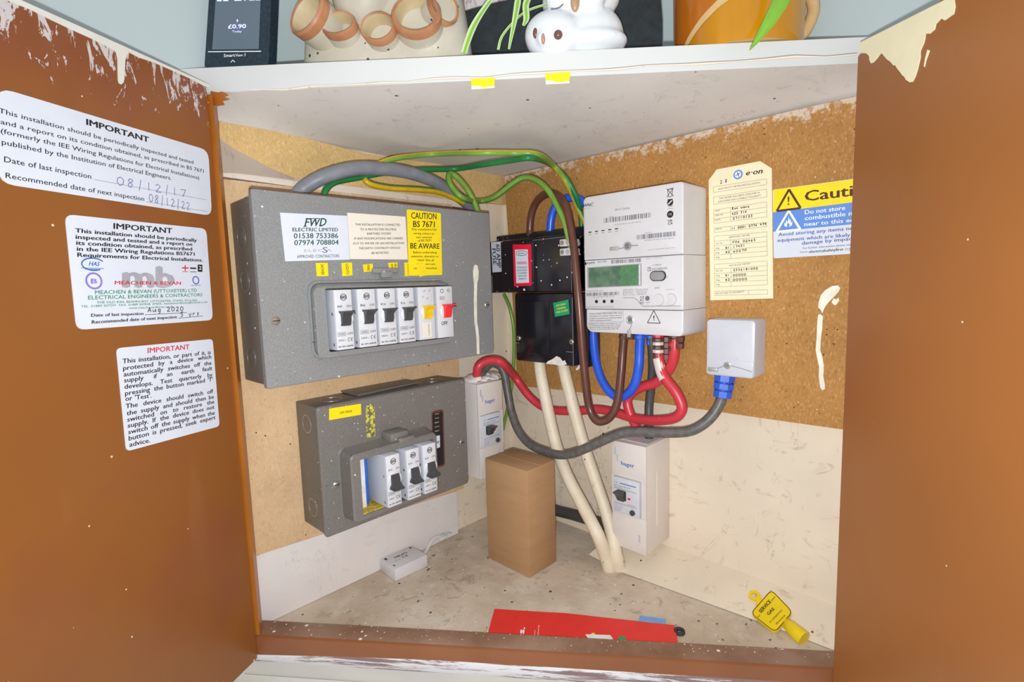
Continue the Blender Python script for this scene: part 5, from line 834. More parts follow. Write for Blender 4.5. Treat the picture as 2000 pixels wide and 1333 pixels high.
cable('earth_wire', 'light green earth wire looping from the fuse box top to the clear terminal', [(0.06,-0.11092,0.46427),(0.062,-0.11766,0.48085),(0.06,-0.12886,0.50122),(0.058,-0.14446,0.51654),(0.056,-0.15574,0.52142),(0.06,-0.16293,0.51339),(0.07,-0.16507,0.50001),(0.08,-0.15613,0.48661),(0.04322,-0.095,0.49348),(0.06443,-0.085,0.49663),(0.09047,-0.075,0.51217),(0.10547,-0.068,0.51895),(0.12332,-0.064,0.51463),(0.14369,-0.064,0.49955),(0.16055,-0.064,0.47548),(0.17278,-0.064,0.45244),(0.17898,-0.062,0.42373),(0.17901,-0.06,0.41851)], .0040, 'earth_light', GW, ('earth_green', (2, 3, 4, 5)))
cable('earth_wire', 'thin earth wire running down behind the black cut-out toward the corner', [(0.01337,-0.02,0.35883),(0.02695,-0.022,0.3387),(0.03266,-0.02,0.30634),(0.03022,-0.018,0.26517),(0.02529,-0.018,0.22746),(0.01947,-0.018,0.19741),(0.01001,-0.018,0.16631),(-0.00017,-0.016,0.14091),(-0.00816,-0.014,0.11444)], .0028, 'earth_light', GW, ('earth_yellow', (2, 3, 4)))
cable('meter_tail', 'brown meter tail looping from the cut-out down past the left side of the meter', [(0.09099,-0.04,0.44239),(0.09043,-0.04,0.45482),(0.09687,-0.042,0.47569),(0.1134,-0.046,0.49107),(0.13982,-0.052,0.49527),(0.16441,-0.06,0.48325),(0.17884,-0.066,0.46599),(0.18938,-0.069,0.42795),(0.19566,-0.071,0.3822),(0.20037,-0.072,0.33648),(0.20277,-0.07,0.28347),(0.20617,-0.068,0.23648),(0.20996,-0.066,0.20947),(0.22019,-0.066,0.19611),(0.23085,-0.062,0.19699),(0.2399,-0.058,0.20697),(0.2451,-0.054,0.22556),(0.24736,-0.05,0.25815),(0.24792,-0.047,0.28399),(0.24972,-0.046,0.30868)], .0053, 'brown_cable')
cable('meter_tail', 'blue meter tail passing behind the meter and looping up into its underside', [(0.12091,-0.032,0.44528),(0.12324,-0.032,0.46143),(0.12826,-0.032,0.47501),(0.13884,-0.03,0.48649),(0.1543,-0.028,0.48952),(0.17171,-0.026,0.48406),(0.18565,-0.026,0.46355),(0.18706,-0.026,0.39568),(0.18928,-0.028,0.3406),(0.19313,-0.032,0.29932),(0.19885,-0.036,0.27228),(0.20868,-0.04,0.24943),(0.22267,-0.042,0.23205),(0.23874,-0.044,0.22559),(0.25439,-0.046,0.23196),(0.26534,-0.047,0.24652),(0.27045,-0.047,0.26641),(0.27136,-0.046,0.28553),(0.27215,-0.046,0.30969)], .0057, 'blue_cable')
cable('supply_tail', 'red tail running from the left rcd box behind the cream pipes up to the meter', [(0.045,-0.11304,0.24364),(0.05,-0.11391,0.25771),(0.055,-0.10412,0.26505),(0.062,-0.09027,0.26535),(0.066,-0.07771,0.25801),(0.05092,-0.04,0.23255),(0.07119,-0.034,0.20673),(0.09308,-0.03,0.1915),(0.12276,-0.03,0.18802),(0.16476,-0.03,0.19352),(0.1967,-0.032,0.20084),(0.22665,-0.034,0.20148),(0.25859,-0.036,0.19867),(0.29072,-0.042,0.20249),(0.31635,-0.046,0.21),(0.32697,-0.048,0.21949),(0.32754,-0.048,0.22936),(0.3198,-0.048,0.24363),(0.30936,-0.048,0.25472),(0.30152,-0.047,0.26615),(0.29829,-0.046,0.27814),(0.29694,-0.046,0.28735)], .0062, 'red_cable', 'red supply tails')
cable('supply_tail', 'red tail from the right gland of the meter down into the right rcd box', [(0.31787,-0.046,0.30573),(0.31731,-0.046,0.28879),(0.3121,-0.042,0.27445),(0.30042,-0.036,0.25944),(0.2858,-0.033,0.24787),(0.268,-0.033,0.24064),(0.25472,-0.033,0.23241),(0.24698,-0.034,0.22083),(0.24904,-0.035,0.20913),(0.25439,-0.034,0.19623),(0.25721,-0.03,0.18498),(0.25705,-0.026,0.169)], .0062, 'red_cable', 'red supply tails')
mb = MB().m('heatshrink').tube([(0.29661,-0.046,0.28112),(0.29856,-0.0465,0.27388),(0.30152,-0.047,0.26429),(0.30606,-0.048,0.25683)], .0066, 14); tag(obj('heat_shrink_sleeve', mb, None), 'pale flaking sleeve around the red tail just below the meter', 'sleeve')
cable('supply_tail', 'black tail dropping straight from the meter to the right rcd box', [(0.2823,-0.038,0.30438),(0.28327,-0.036,0.28521),(0.27994,-0.03,0.25844),(0.27557,-0.026,0.23774),(0.27339,-0.026,0.2176),(0.27377,-0.028,0.19809),(0.27334,-0.026,0.17207)], .0056, 'dark_cable')
cable('supply_tail', 'long black tail swinging across the corner to the blue gland', [(0.04,-0.09953,0.23882),(0.036,-0.08802,0.24907),(0.036,-0.07389,0.25571),(0.04,-0.0617,0.25129),(0.046,-0.05727,0.2378),(0.052,-0.05689,0.20831),(0.06241,-0.06,0.17866),(0.08296,-0.066,0.15515),(0.11318,-0.072,0.14234),(0.15434,-0.076,0.14062),(0.18432,-0.078,0.1467),(0.2147,-0.076,0.1621),(0.2396,-0.072,0.17672),(0.25957,-0.068,0.1867),(0.28107,-0.062,0.19111),(0.31172,-0.056,0.19396),(0.33751,-0.05,0.19904),(0.35304,-0.044,0.20945),(0.3628,-0.038,0.22291),(0.36759,-0.033,0.23629),(0.37003,-0.031,0.25278)], .0060, 'black_cable')
cable('service_cable', 'left cream sheathed pipe from the black cut-out to the floor', [(0.10538,-0.044,0.26222),(0.11122,-0.046,0.23662),(0.12495,-0.05,0.19381),(0.14369,-0.056,0.14589),(0.16917,-0.064,0.10927),(0.20211,-0.072,0.07569),(0.22859,-0.08,0.05145),(0.2354,-0.07085,0.018),(0.23842,-0.06739,0),(0.23556,-0.05853,-0.02)], .0086, 'cream_sheath', 'cream sheathed pipes')
cable('service_cable', 'right cream sheathed pipe passing behind the left one down to the floor', [(0.14584,-0.04,0.26281),(0.15327,-0.042,0.24044),(0.16815,-0.044,0.19535),(0.18306,-0.044,0.15066),(0.19951,-0.044,0.11068),(0.21461,-0.046,0.07907),(0.23176,-0.054,0.05116),(0.24458,-0.062,0.02673),(0.24779,-0.05766,0),(0.24458,-0.04911,-0.02)], .0086, 'cream_sheath', 'cream sheathed pipes')
cable('floor_pipe', 'flat dark grey pipe low on the right wall behind the cream pipes', [(0.05611,-0.012,0.02834),(0.09866,-0.012,0.0233),(0.13857,-0.012,0.0259),(0.17586,-0.012,0.02754),(0.21628,-0.014,0.03004)], .0085, 'dark_cable', None, None, 14, 'pipe')

# ------------------------------------------------------------ on the floor
mb = MB().m('cardboard').box(.0975, .1742, -.1515, -.0970, .0006, .1420, .0012); mb.m('cardboard').box(.0973, .1744, -.1255, -.1235, .1415, .1424, .0003)
tag(obj('cardboard_box', mb, None), 'tall plain brown cardboard box standing on the floor', 'box')
LDV = thing('led_driver', 'small white driver box on the floor against the white strip', 'driver', (.0320, -.2440, 0))
LDV.rotation_euler = (0, 0, math.radians(-2))
mb = MB().m('white_plastic').box(.0135, .0505, -.2690, -.2190, .0004, .0172, .0012)
zz = .0174; mb.m('ink'); mb.text('DBL4T2', (.0275, -.2540, zz), (.0275, -.2350, zz), (.0235, -.2540, zz), .02); mb.text('CE', (.0345, -.2470, zz), (.0345, -.2380, zz), (.0305, -.2470, zz), .01); mb.m('ink_grey').text('INPUT 12V', (.0345, -.2600, zz), (.0345, -.2500, zz), (.0328, -.2600, zz)); mb.m('ink'); mb.line((.0175, -.264, zz), (.0225, -.264, zz), .003, NZ); mb.line((.0405, -.265, zz), (.0435, -.265, zz), .002, NZ); mb.line((.0165, -.225, zz), (.0205, -.2245, zz), .002, NZ)
mb.m('white_plastic'); mb.lathe((.0135, -.2665, .004), (0, 0, 1), [(.003, 0), (.003, .004)], 12)
obj('housing', mb, LDV)
mb = MB().m('white_plastic').tube([(.030, -.2200, .008), (.031, -.212, .0075), (.027, -.203, .010), (.024, -.194, .016), (.0225, -.186, .019), (.022, -.178, .018)], .0022, 8); obj('lead', mb, LDV)
mb = MB().m('clear_plastic').box(.016, .028, -.180, -.166, .0135, .0175, .001); mb.box(.018, .026, -.166, -.158, .0145, .0168, .0006); obj('connector', mb, LDV, 'clear plug')
LF = thing('leaflet', 'red folded leaflet lying on the floor behind the sill', 'leaflet', (.29, -.15, 0))
mb = MB().m('red_leaflet'); mb._sheet([(0.21207,-0.21264,0.003),(0.25258,-0.18211,0.003),(0.35622,-0.11953,0.003),(0.37391,-0.14694,0.003),(0.28077,-0.21785,0.003),(0.23804,-0.24916,0.003)], NZ, .0012); mb._sheet([(0.18702,-0.2267,0.0016),(0.23257,-0.19437,0.0016),(0.26294,-0.22997,0.0016),(0.21517,-0.26566,0.0016)], NZ, .0010)
mb.m('ink_white').text('s.', *([(0.24413,-0.23892,0.0033),(0.23725,-0.22936,0.0033),(0.2385,-0.24169,0.0033)]), .05); mb.m('filler_white').text('delivering', *([(0.25812,-0.23093,0.0033),(0.24649,-0.21665,0.0033),(0.25684,-0.23152,0.0033)]), .01); mb.text('less', *([(0.25527,-0.23343,0.0033),(0.24895,-0.22582,0.0033),(0.25399,-0.23403,0.0033)]), .01)
mb.m('white_paper').quad([(0.293,-0.19582,0.0033),(0.31348,-0.17938,0.0033),(0.32255,-0.18465,0.0033),(0.30271,-0.20113,0.0033)], .0002); mb.m('ink_yellow').poly([(0.28383,-0.21483,0.0034),(0.28299,-0.21024,0.0034),(0.28695,-0.21102,0.0034),(0.28903,-0.20491,0.0034),(0.29255,-0.20607,0.0034),(0.29473,-0.20094,0.0034),(0.30199,-0.20195,0.0034),(0.28512,-0.21475,0.0034)]); mb.poly([(0.29745,-0.19189,0.0033),(0.29683,-0.18916,0.0033),(0.29887,-0.18737,0.0033),(0.30123,-0.18888,0.0033)]); mb.m('green_sticker').quad([(0.3212,-0.17473,0.0033),(0.32622,-0.17083,0.0033),(0.33,-0.17597,0.0033),(0.32404,-0.18019,0.0033)])
obj('folded_sheet', mb, LF)
mb = MB().m('light_blue_paper'); mb._sheet([(0.31888,-0.12808,0.002),(0.34314,-0.11516,0.002),(0.34731,-0.12544,0.002),(0.32357,-0.1394,0.002)], NZ, .0010); tag(obj('paper_scrap', mb, None), 'pale blue paper scrap tucked against the red leaflet', 'paper')
c_ = V((0.3641,-0.12476,0)); mb = MB().m('rubber').lathe(c_+V((0, 0, .0004)), NZ, [(.0060, .0012), (.0056, .0034), (.0042, .0040), (.0030, .0032), (.0026, .0014), (.0030, .0002), (.0056, .0002), (.0060, .0012)], 22, None, False); tag(obj('rubber_grommet', mb, None), 'small black rubber ring beside the end of the red leaflet', 'grommet')
GT = thing('gas_tag', 'yellow plastic service gas tag leaning on the plaster at the right', 'tag', (0.44375,-0.04796,0))
q = [V(p) for p in [(0.42114,-0.0165,0.02252),(0.44859,-0.03297,0.01527),(0.43997,-0.06221,0.00289),(0.41129,-0.05261,0.00724)]]
mb = MB(); n_ = (q[1]-q[0]).cross(q[0]-q[3]).normalized(); mb.m('tag_yellow').sheet(q, .006, .0036)
ctr = sum(q, V())/4; qi = [ctr+(p-ctr)*.965 for p in q]
def rounded(c, r):
    out = []
    for i in range(4):
        a, b, d = c[i-1], c[i], c[(i+1) % 4]; e, f = (a-b).normalized()*r, (d-b).normalized()*r
        out += [(b+e)*(1-k/4)**2+b*2*(k/4)*(1-k/4)+(b+f)*(k/4)**2 for k in range(5)]
    return out
rq = rounded(qi, .0055); mb.m('ink_brown').pline(rq+[rq[0]], .0008, n_, .0002)
mb.m('ink')
for st, p, b in (('SERVICE', [(0.42095,-0.0481,0.00929),(0.42616,-0.03097,0.01653),(0.41753,-0.04659,0.00996)], .04), ('GAS', [(0.42846,-0.04702,0.00968),(0.43168,-0.03783,0.01356),(0.42565,-0.0457,0.01027)], .04), ('for', [(0.42043,-0.05398,0.00679),(0.42135,-0.04989,0.00852),(0.41868,-0.05324,0.00712)], 0), ('see', [(0.42615,-0.03011,0.0169),(0.42788,-0.02395,0.01951),(0.42462,-0.02904,0.01737)], .01), ('in telephone', [(0.43255,-0.05401,0.00667),(0.43871,-0.03573,0.01439),(0.43097,-0.05317,0.00704)], .01), ('directory', [(0.43845,-0.05358,0.0068),(0.44334,-0.03998,0.01255),(0.43674,-0.0527,0.00719)], .01)): mb.text(st, *p, b)
obj('plate', mb, GT)
mb = MB().m('tag_yellow').tube([(0.43781,-0.03726,0.00647),(0.44468,-0.04135,0.00575),(0.45176,-0.0486,0.00695),(0.45922,-0.05432,0.00717),(0.46626,-0.05723,0.00586)], [.0035, .0050, .0072, .0078, .0080], 16, samples=6); obj('handle', mb, GT)
mb = MB().m('tag_yellow'); c_ = V((0.40667,-0.02728,0.01426)); mb.lathe(c_, n_, [(.0062, -.001), (.0062, .001), (.0030, .001), (.0030, -.001), (.0062, -.001)], 22, None, False); mb.prism([(0.41014,-0.03163,0.01346),(0.41224,-0.02656,0.0156),(0.41915,-0.03074,0.01376),(0.41645,-0.03868,0.01041),(0.4115,-0.03705,0.01114)], -n_*.002); obj('hanging_loop', mb, GT)
rnd = random.Random(5); mb = MB()
def bit(p, s, m_):
    mb.m(m_); A = [V((rnd.uniform(-1, 1), rnd.uniform(-1, 1), rnd.uniform(.1, 1)))*s for _ in range(4)]
    for f in ((0, 1, 2), (0, 2, 3), (0, 3, 1), (1, 2, 3)): mb.poly([V(p)+V((A[i].x, A[i].y, A[i].z*.6)) for i in f])
for _ in range(230):
    x, y = rnd.uniform(.02, .46), -rnd.uniform(.05, .36)
    if .5983*x-.8013*y > .335 or (.09 < x < .18 and -.16 < y < -.09): continue
    bit((x, y, .0003), rnd.choice((.0007, .001, .0014, .002)), rnd.choice(('filler_white', 'dark_cable', 'concrete', 'rust', 'filler_white')))
for px in [(0.02923,-0.29117,0),(0.05949,-0.34415,0),(0.11797,-0.30902,-0),(0.03198,-0.19678,0),(0.04038,-0.21638,-0),(0.03778,-0.22725,0),(0.2875,-0.0956,-0),(0.27885,-0.05929,0),(0.41259,-0.06417,0),(0.41544,-0.05707,0),(0.4175,-0.05062,0),(0.3501,-0.05062,0),(0.38555,-0.08796,0),(0.36977,-0.05065,0),(0.31044,-0.18826,0),(0.0991,-0.15173,0)]:
    for _ in range(4): bit(V(px)+V((rnd.uniform(-.004, .004), rnd.uniform(-.004, .004), .0003)), .0018, rnd.choice(('rust', 'dark_cable', 'filler_white')))
for _ in range(170):                      # flakes along the sill
    t_ = rnd.random(); k_ = .3495+rnd.random()**2*.022; p_ = diag(k_, .02+.50*t_)+V((0, 0, .0113)); bit(p_, rnd.choice((.0005, .0007, .001, .0013)), rnd.choice(('filler_white', 'filler_white', 'white_paper', 'concrete')))
for _ in range(120):                      # crumbs gathered round the driver and the pipes
    cx_, cy_, s_ = rnd.choice(((.056, -.232, .016), (.05, -.205, .014), (.235, -.085, .016), (.39, -.105, .03), (.21, -.19, .03), (.10, -.255, .02))); bit((cx_+rnd.gauss(0, s_), cy_+rnd.gauss(0, s_), .0003), rnd.choice((.0008, .0012, .0018)), rnd.choice(('rust', 'concrete', 'filler_white', 'sill_top')))
o = obj('debris', mb, None); tag(o, 'crumbs of plaster and grit scattered over the dusty floor', 'debris'); o['kind'] = 'stuff'

# ------------------------------------------------------------ on the white shelf
ZS = .5842
EM = thing('energy_monitor', 'black in-home energy monitor with lit screen at the left of the shelf', 'energy monitor', (0.06878,-0.41995,0.589))
mbE = MB(); q = [V(p) for p in [(0.02704,-0.41909,0.69347),(0.07751,-0.38141,0.69084),(0.06731,-0.38903,0.59397),(0.01303,-0.42956,0.59539)]]; mbE.m('monitor_black').sheet(q, .004, .013)
mb = MB().m('screen').quad([(0.03057,-0.41671,0.67545),(0.0673,-0.38928,0.67291),(0.06045,-0.3944,0.60873),(0.02142,-0.42354,0.6122)], .0001); mb.m('screen_digits'); mb.text('£0.90', (0.03671,-0.4125,0.6299),(0.05169,-0.40132,0.62877),(0.03699,-0.41229,0.63362), .03); mb.text('Today', (0.03976,-0.41022,0.62596),(0.0478,-0.40422,0.62534),(0.03991,-0.41011,0.62782))
mb.poly([(0.04553,-0.40604,0.63828),(0.04385,-0.40729,0.63589),(0.04493,-0.40648,0.63601),(0.04437,-0.40691,0.6342),(0.04605,-0.40565,0.63659),(0.04505,-0.40639,0.63646)]); 
for a, b in ((424, 433), (436, 446), (458, 472), (477, 480), (487, 497), (499, 509)): mb.quad([V((0.02949,-0.41789,0.65735)).lerp(V((0.06548,-0.39102,0.65418)), (x-424)/85)+V((0, 0, h_)) for x, h_ in ((a, 0), (b, 0), (b, -.0017), (a, -.0017))])
obj('screen', mb, EM, 'lit grey screen')
mb = mbE.m('ink_white'); mb.line(*([(0.01787,-0.42619,0.61046),(0.06222,-0.39308,0.60649)]), .0008, KN); mb.text('Smart', (0.03092,-0.4167,0.60414),(0.04034,-0.40967,0.60368),(0.03114,-0.41654,0.60697), .02); mb.text('View 3', (0.04076,-0.40935,0.60364),(0.04935,-0.40294,0.60317),(0.04096,-0.4092,0.60623), 0, .2); mb.pline([(0.0365,-0.41254,0.59873),(0.03837,-0.41114,0.60059),(0.03995,-0.40996,0.59858)], .0007, KN); obj('body', mb, EM)
# stoneware ornament made of joined cups
CP = thing('stoneware_pot', 'speckled stoneware ornament of joined brown-rimmed cups on the shelf', 'pot', (.1255, -.2905, .5865))
mb = MB().m('stoneware'); c_ = V((.1255, -.2905, .5865)); rows = []
for j in range(13):
    h = j/12; rad = (1-.16*h-.55*h**4); rows.append([c_+KT*(.0885*rad*math.copysign(abs(math.cos(a))**.7, math.cos(a)))+KN*(.031*(1-.35*h**3)*math.copysign(abs(math.sin(a))**.6, math.sin(a)))+V((0, 0, .150*h)) for a in [2*math.pi*i/36 for i in range(36)]])
mb.loft(rows); obj('body', mb, CP)
def cup(px, r, ry, ax, ln):
    c = V(px); ax = V(ax).normalized(); e1 = KT-ax*KT.dot(ax); e1.normalize(); e2 = ax.cross(e1); mb = MB()
    def rg(rr, h): return [c+ax*h+(e1*math.cos(a)+e2*math.sin(a)*ry)*rr for a in [2*math.pi*i/28 for i in range(28)]]
    prof = [(r*.80, -ln, 'stoneware'), (r*.96, -ln*.6, 'stoneware'), (r*1.0, -ln*.20, 'stoneware'), (r*1.02, -.001, 'rim'), (r*.95, .0015, 'rim'), (r*.84, .0005, 'rim'), (r*.78, -.004, 'stone_in'), (r*.70, -ln*.5, 'stone_in'), (r*.42, -ln*.62, 'hollow_shade'), (r*.36, -ln*.8, 'hollow_shade')]  # deep inside of the cup coloured dark, shade of the hollow painted in
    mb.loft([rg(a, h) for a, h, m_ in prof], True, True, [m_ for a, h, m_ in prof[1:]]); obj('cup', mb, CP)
for px, r, ry, ax, ln in (((0.10103,-0.36385,0.63752), .0225, 1.0, KN-KT*.45+NZ*.35, .044), ((0.12543,-0.34563,0.6257), .0175, .72, KN+NZ*.3, .042), ((0.15846,-0.32347,0.61819), .0170, .85, KN+NZ*.15, .040), ((0.18684,-0.29978,0.6276), .0232, .9, KN+KT*.1+NZ*.3, .046), ((0.12896,-0.31929,0.66977), .032, .95, KN*.5+NZ, .034), ((0.19784,-0.27409,0.63849), .0165, 1, KN*.8+KT*.9+NZ*.1, .026), ((0.09273,-0.36132,0.68738), .020, 1, KN-KT*.7+NZ*.5, .03), ((0.18985,-0.2888,0.67317), .020, 1, KN+KT*.7+NZ*.5, .03)): cup(px, r, ry, ax, ln)
# owls
OW = thing('owl_figurine', 'glossy white ceramic owl pair figurine on the shelf', 'figurine', (.2940, -.1970, .585))
mb = MB().m('glaze'); RK = Matrix((KT, -KN, NZ)).transposed(); ob = V((.2940, -.1970, .5845))
def el(mb, t, n, z, rx, ry, rz): mb.ell(ob+KT*t+KN*n+V((0, 0, z)), rx, ry, rz, RK)
def ow(p, rx, ry, rz, tilt=0): mb.ell(p, rx, ry, rz, RK @ Matrix.Rotation(tilt, 3, 'Y'))
ow((0.28269,-0.21573,0.60155), .0275, .021, .0215, .1); ow((0.2749,-0.21905,0.59771), .018, .018, .013); ow((0.29969,-0.18806,0.60425), .034, .024, .026); ow((0.30286,-0.18944,0.59557), .036, .024, .011)
ow((0.2955,-0.1912,0.63538), .0365, .024, .0205); ow((0.29645,-0.19048,0.65179), .034, .024, .022); ow((0.31903,-0.17113,0.60479), .0085, .014, .0185, -.25); ow((0.29379,-0.19247,0.62027), .031, .021, .010)
ow((0.29206,-0.21747,0.632), .014, .009, .014); ow((0.31363,-0.20137,0.63039), .014, .009, .014); ow((0.30477,-0.21173,0.62366), .006, .006, .008); ow((0.28499,-0.23398,0.5936), .006, .006, .007)
o = obj('body', mb, OW, sharp=180); md = o.modifiers.new('fuse', 'REMESH'); md.mode = 'VOXEL'; md.voxel_size = .0022; md.use_smooth_shade = True; ms_ = o.modifiers.new('soft', 'SMOOTH'); ms_.factor = .5; ms_.iterations = 6
for px, rx, rz, m_ in (((0.27894,-0.23663,0.5987), .0030, .0050, 'eye'), ((0.29843,-0.22956,0.59311), .0040, .0040, 'eye'), ((0.28786,-0.23746,0.59077), .0018, .0046, 'beak'), ((0.30769,-0.21641,0.62142), .0040, .0085, 'beak')):
    mb = MB().m(m_).ell(px, rx, .0035, rz, RK, 14, 8); obj('eye' if m_ == 'eye' else 'beak', mb, OW, {'eye': 'brown eye', 'beak': 'tan beak'}[m_])
mb = MB().m('ink_grey').tube([(0.28933,-0.22762,0.61876),(0.29262,-0.22517,0.61839),(0.29556,-0.22297,0.61935),(0.29814,-0.22104,0.62164)], .0006, 6); obj('eyelid_line', mb, OW)
# black block and floral box behind
mb = MB().m('slate_black'); q = [V(p) for p in [(0.16253,-0.23432,0.60577),(0.16353,-0.23357,0.64792),(0.16504,-0.23244,0.65381),(0.16866,-0.22974,0.65743),(0.18309,-0.21896,0.66083),(0.19823,-0.20766,0.66361),(0.21321,-0.19647,0.66587),(0.23027,-0.18374,0.67374),(0.32413,-0.11365,0.66851),(0.32969,-0.1095,0.66119),(0.33248,-0.10743,0.65133),(0.33369,-0.10652,0.632),(0.33373,-0.10649,0.60292)]]
for p in (q[0], q[-1]): p.z = .5850
BB = thing('black_box', 'dark rounded black block standing behind the white owls', 'box', (q[0]+q[-1])/2)
es = mb.prism(q, -KN*.022); obj('block', mb, BB)
mb = MB().m('soil'); a, b = q[0].copy(), q[-1].copy(); n8 = 40
mb.tube([a.lerp(b, i/n8)+KN*.003+V((0, 0, .004+.0012*math.sin(i*5.3))) for i in range(n8+1)], [.0028+.001*math.sin(i*3.7) for i in range(n8+1)], 6, samples=2); obj('fibre_edge', mb, BB, 'brown fibrous lower edge')
mb = MB().m('floral'); qf = [V(p) for p in [(0.13344,-0.21236,0.65686),(0.14125,-0.20652,0.70917),(0.19429,-0.16692,0.70805),(0.19297,-0.16791,0.65057)]]
for p in (qf[0], qf[3]): p.z = .5850
mb.prism(qf, -KN*.03); tag(obj('floral_box', mb, None), 'pale floral patterned box showing above the black block', 'box')
# spider plant leaves
def ribbon(mb, pts, ws, side, mats=('leaf', 'leaf_pale'), thick=.0007, across=False):
    P_ = [V(p) for p in pts]; q = [2*P_[0]-P_[1]]+P_+[2*P_[-1]-P_[-2]]; rows = []
    for i in range(1, len(q)-2):
        for k in range(6):
            u = k/6; a, b, c, e = q[i-1:i+3]; rows.append((.5*((2*b)+(c-a)*u+(2*a-5*b+4*c-e)*u*u+(3*b-a-3*c+e)*u**3), ws[i-1]*(1-u)+ws[i]*u))
    rows.append((P_[-1], ws[-1])); L_ = []
    for i, (p, w) in enumerate(rows):
        t_ = (rows[min(i+1, len(rows)-1)][0]-rows[max(i-1, 0)][0]).normalized(); s = t_.cross(V(side)).normalized() if not across else (KT-t_*KT.dot(t_)).normalized(); nn = s.cross(t_)
        L_.append([p-s*w, p-s*w*.4-nn*w*.25, p+s*w*.4-nn*w*.25, p+s*w, p+s*w*.4-nn*(w*.25+thick), p-s*w*.4-nn*(w*.25+thick)])
    ls = [mb.loop(l) for l in L_]
    for i in range(len(ls)-1):
        for k in range(6):
            mb.m(mats[0] if k in (1, 4) else mats[1]); mb.face([ls[i][k], ls[i][(k+1) % 6], ls[i+1][(k+1) % 6], ls[i+1][k]])
    mb.m(mats[0]); mb.face(ls[0]); mb.face(ls[-1])
SP = thing('spider_plant', 'thin pale green strap leaves standing in front of the black block', 'plant', V((0.23525,-0.26363,0.59027)))
for pts, ws in (([(0.22363,-0.27481,0.58849),(0.2262,-0.27289,0.59673),(0.2304,-0.26975,0.60829),(0.23566,-0.26582,0.61833),(0.24214,-0.25849,0.63117),(0.25247,-0.24828,0.64789)], [.0028, .003, .0032, .0028, .0022, .0006]), ([(0.25444,-0.24681,0.58993),(0.25661,-0.24519,0.60128),(0.25919,-0.24326,0.61428),(0.2618,-0.24132,0.62936),(0.26485,-0.23904,0.6486)], [.001, .0016, .0024, .003, .0008]), ([(0.24502,-0.25135,0.59114),(0.24799,-0.24913,0.60204),(0.2545,-0.24177,0.61371),(0.26285,-0.23304,0.62337),(0.27411,-0.22214,0.62871),(0.28868,-0.20876,0.63101)], [.0012, .0012, .0011, .0011, .001, .001]), ([(0.26682,-0.24006,0.60827),(0.26919,-0.23829,0.61415),(0.26906,-0.23839,0.62552),(0.27052,-0.2348,0.63491),(0.27361,-0.23,0.65064)], [.0012, .0028, .0030, .003, .0008])):
    mb = MB(); ribbon(mb, pts, ws, KN); obj('leaf', mb, SP)
# amber glazed pot with a plant
PP = thing('plant_pot', 'amber glazed pot at the right of the shelf with one long leaf hanging out', 'plant pot', (.3935, -.0725, .5815))
c_ = V((.3935, -.0725, .5815)); R_ = .0578; mb = MB()
def pot_z(d):
    ks = ((0, -.02), (15, 0), (30, .014), (45, .025), (60, .034), (90, .047), (120, .058), (180, .075))
    for (a, p), (b, q_) in zip(ks, ks[1:]):
        if d <= b: return p+(q_-p)*(d-a)/(b-a)
    return .075
n9, m9 = 180, 44; H_ = .125; rows = []
for j in range(m9+1):
    h = j/m9; rr = R_*(1-.5*max(0, .04-h)) if h < .04 else R_*(1+.03*h)
    rows.append([mb.bm.verts.new(c_+KT*rr*math.cos(2*math.pi*i/n9)+KN*rr*math.sin(2*math.pi*i/n9)+V((0, 0, H_*h))) for i in range(n9)])
for j in range(m9):
    for i in range(n9):
        tt_ = -math.cos(2*math.pi*(i+.5)/n9); h = H_*(j+.5)/m9          # tt_ 1 at the left edge
        s_ = math.sin(2*math.pi*(i+.5)/n9); edge = pot_z(math.degrees(math.acos(max(-1, min(1, tt_)))))
        m_ = 'amber'
        if s_ > -.2 and h > edge+.002: m_ = 'amber_dark'
        mb.m(m_).face([rows[j][i], rows[j][(i+1) % n9], rows[j+1][(i+1) % n9], rows[j+1][i]])
mb.m('raw_clay').face(rows[0][::-1])
prev_ = None
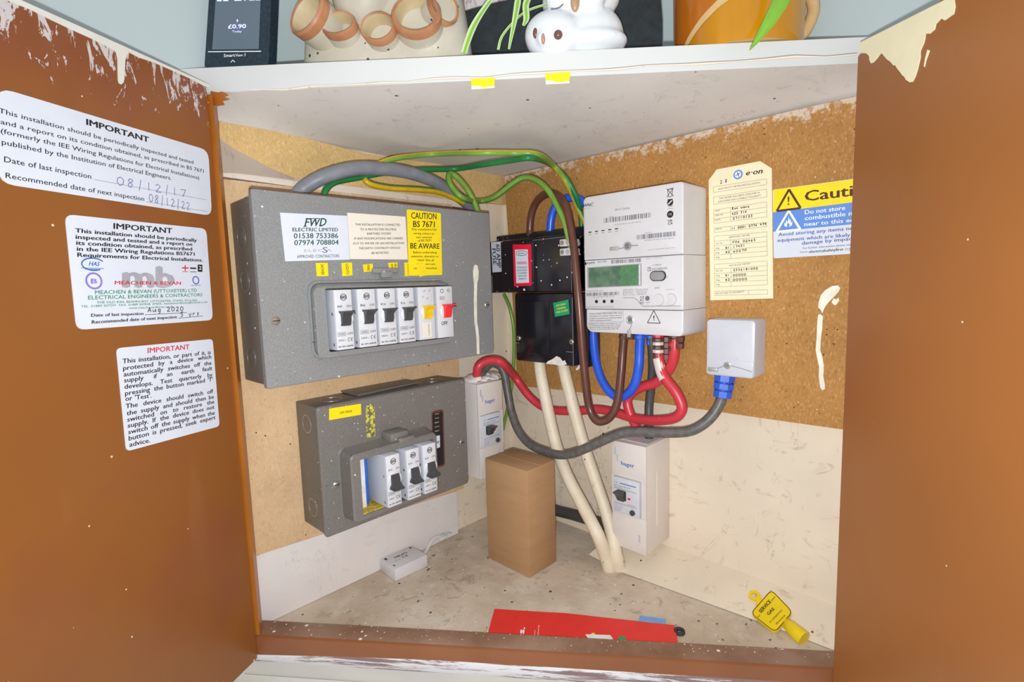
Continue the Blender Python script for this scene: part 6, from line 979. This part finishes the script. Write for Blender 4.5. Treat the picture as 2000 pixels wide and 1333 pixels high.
for k in range(41):
    d_ = 10+110*k/40; aa = math.radians(180-d_); z_ = pot_z(d_); pr_ = []
    for dz in (-.0035, .0035):
        zz_ = min(H_, max(.001, z_+dz)); rr = R_*(1+.03*zz_/H_)+.0006; pr_.append(mb.bm.verts.new(c_+KT*rr*math.cos(aa)+KN*rr*math.sin(aa)+V((0, 0, zz_))))
    if prev_: mb.face([prev_[0], pr_[0], pr_[1], prev_[1]])
    prev_ = pr_
mb.m('soil')
top = [mb.bm.verts.new(v.co*1) for v in rows[-1]]; inn = [mb.bm.verts.new(c_+(v.co-c_)*V((1, 1, 1)).x*1) for v in rows[-1]]
for v in inn: v.co = V((c_.x+(v.co.x-c_.x)*.9, c_.y+(v.co.y-c_.y)*.9, v.co.z-.012))
mb.bridge(rows[-1], inn); mb.face(inn)
for v in top: mb.bm.verts.remove(v)
obj('pot', mb, PP)
mb = MB().m('raw_clay'); mb.tube([c_+KT*(R_-.002)+V((0, 0, .018)), c_+KT*(R_+.007)+V((0, 0, .028)), c_+KT*(R_+.012)+V((0, 0, .045)), c_+KT*(R_+.006)+V((0, 0, .062)), c_+KT*(R_-.002)+V((0, 0, .066))], .0055, 12); obj('ear_handle', mb, PP)
mb = MB(); ribbon(mb, [c_+KT*.02+V((0, 0, .113)), c_+KT*.024+KN*.010+V((0, 0, .150)), c_+KT*.028+KN*.045+V((0, 0, .165)), V((0.46172,-0.12699,0.6258)), V((0.46079,-0.14265,0.60317)), V((0.45806,-0.15218,0.58767)), V((0.45353,-0.16056,0.57337)), V((0.44802,-0.16716,0.56113)), V((0.44273,-0.17237,0.55146))], [.004, .005, .006, .0064, .0064, .0060, .0048, .0028, .0004], KN, ('leaf', 'leaf'), .0007, True); obj('leaf', mb, PP)
# white filler lump over the left rcd box, and the torn tape beside it
mb = MB().m('filler_white'); bx_ = V(H1.location)
for i in range(9): mb.ell(V((.036+.004*math.sin(i*2.2), -.1185+.0060*i, H1.location.z+.1415+.003*math.sin(i*1.7))), .016, .008, .0052+.002*math.sin(i*2.9), None, 12, 8)
o = obj('filler_lump', mb, None, sharp=180); tag(o, 'lumpy white sealing putty on top of the left rcd box', 'putty'); md = o.modifiers.new('fuse', 'REMESH'); md.mode = 'VOXEL'; md.voxel_size = .0015; md.use_smooth_shade = True
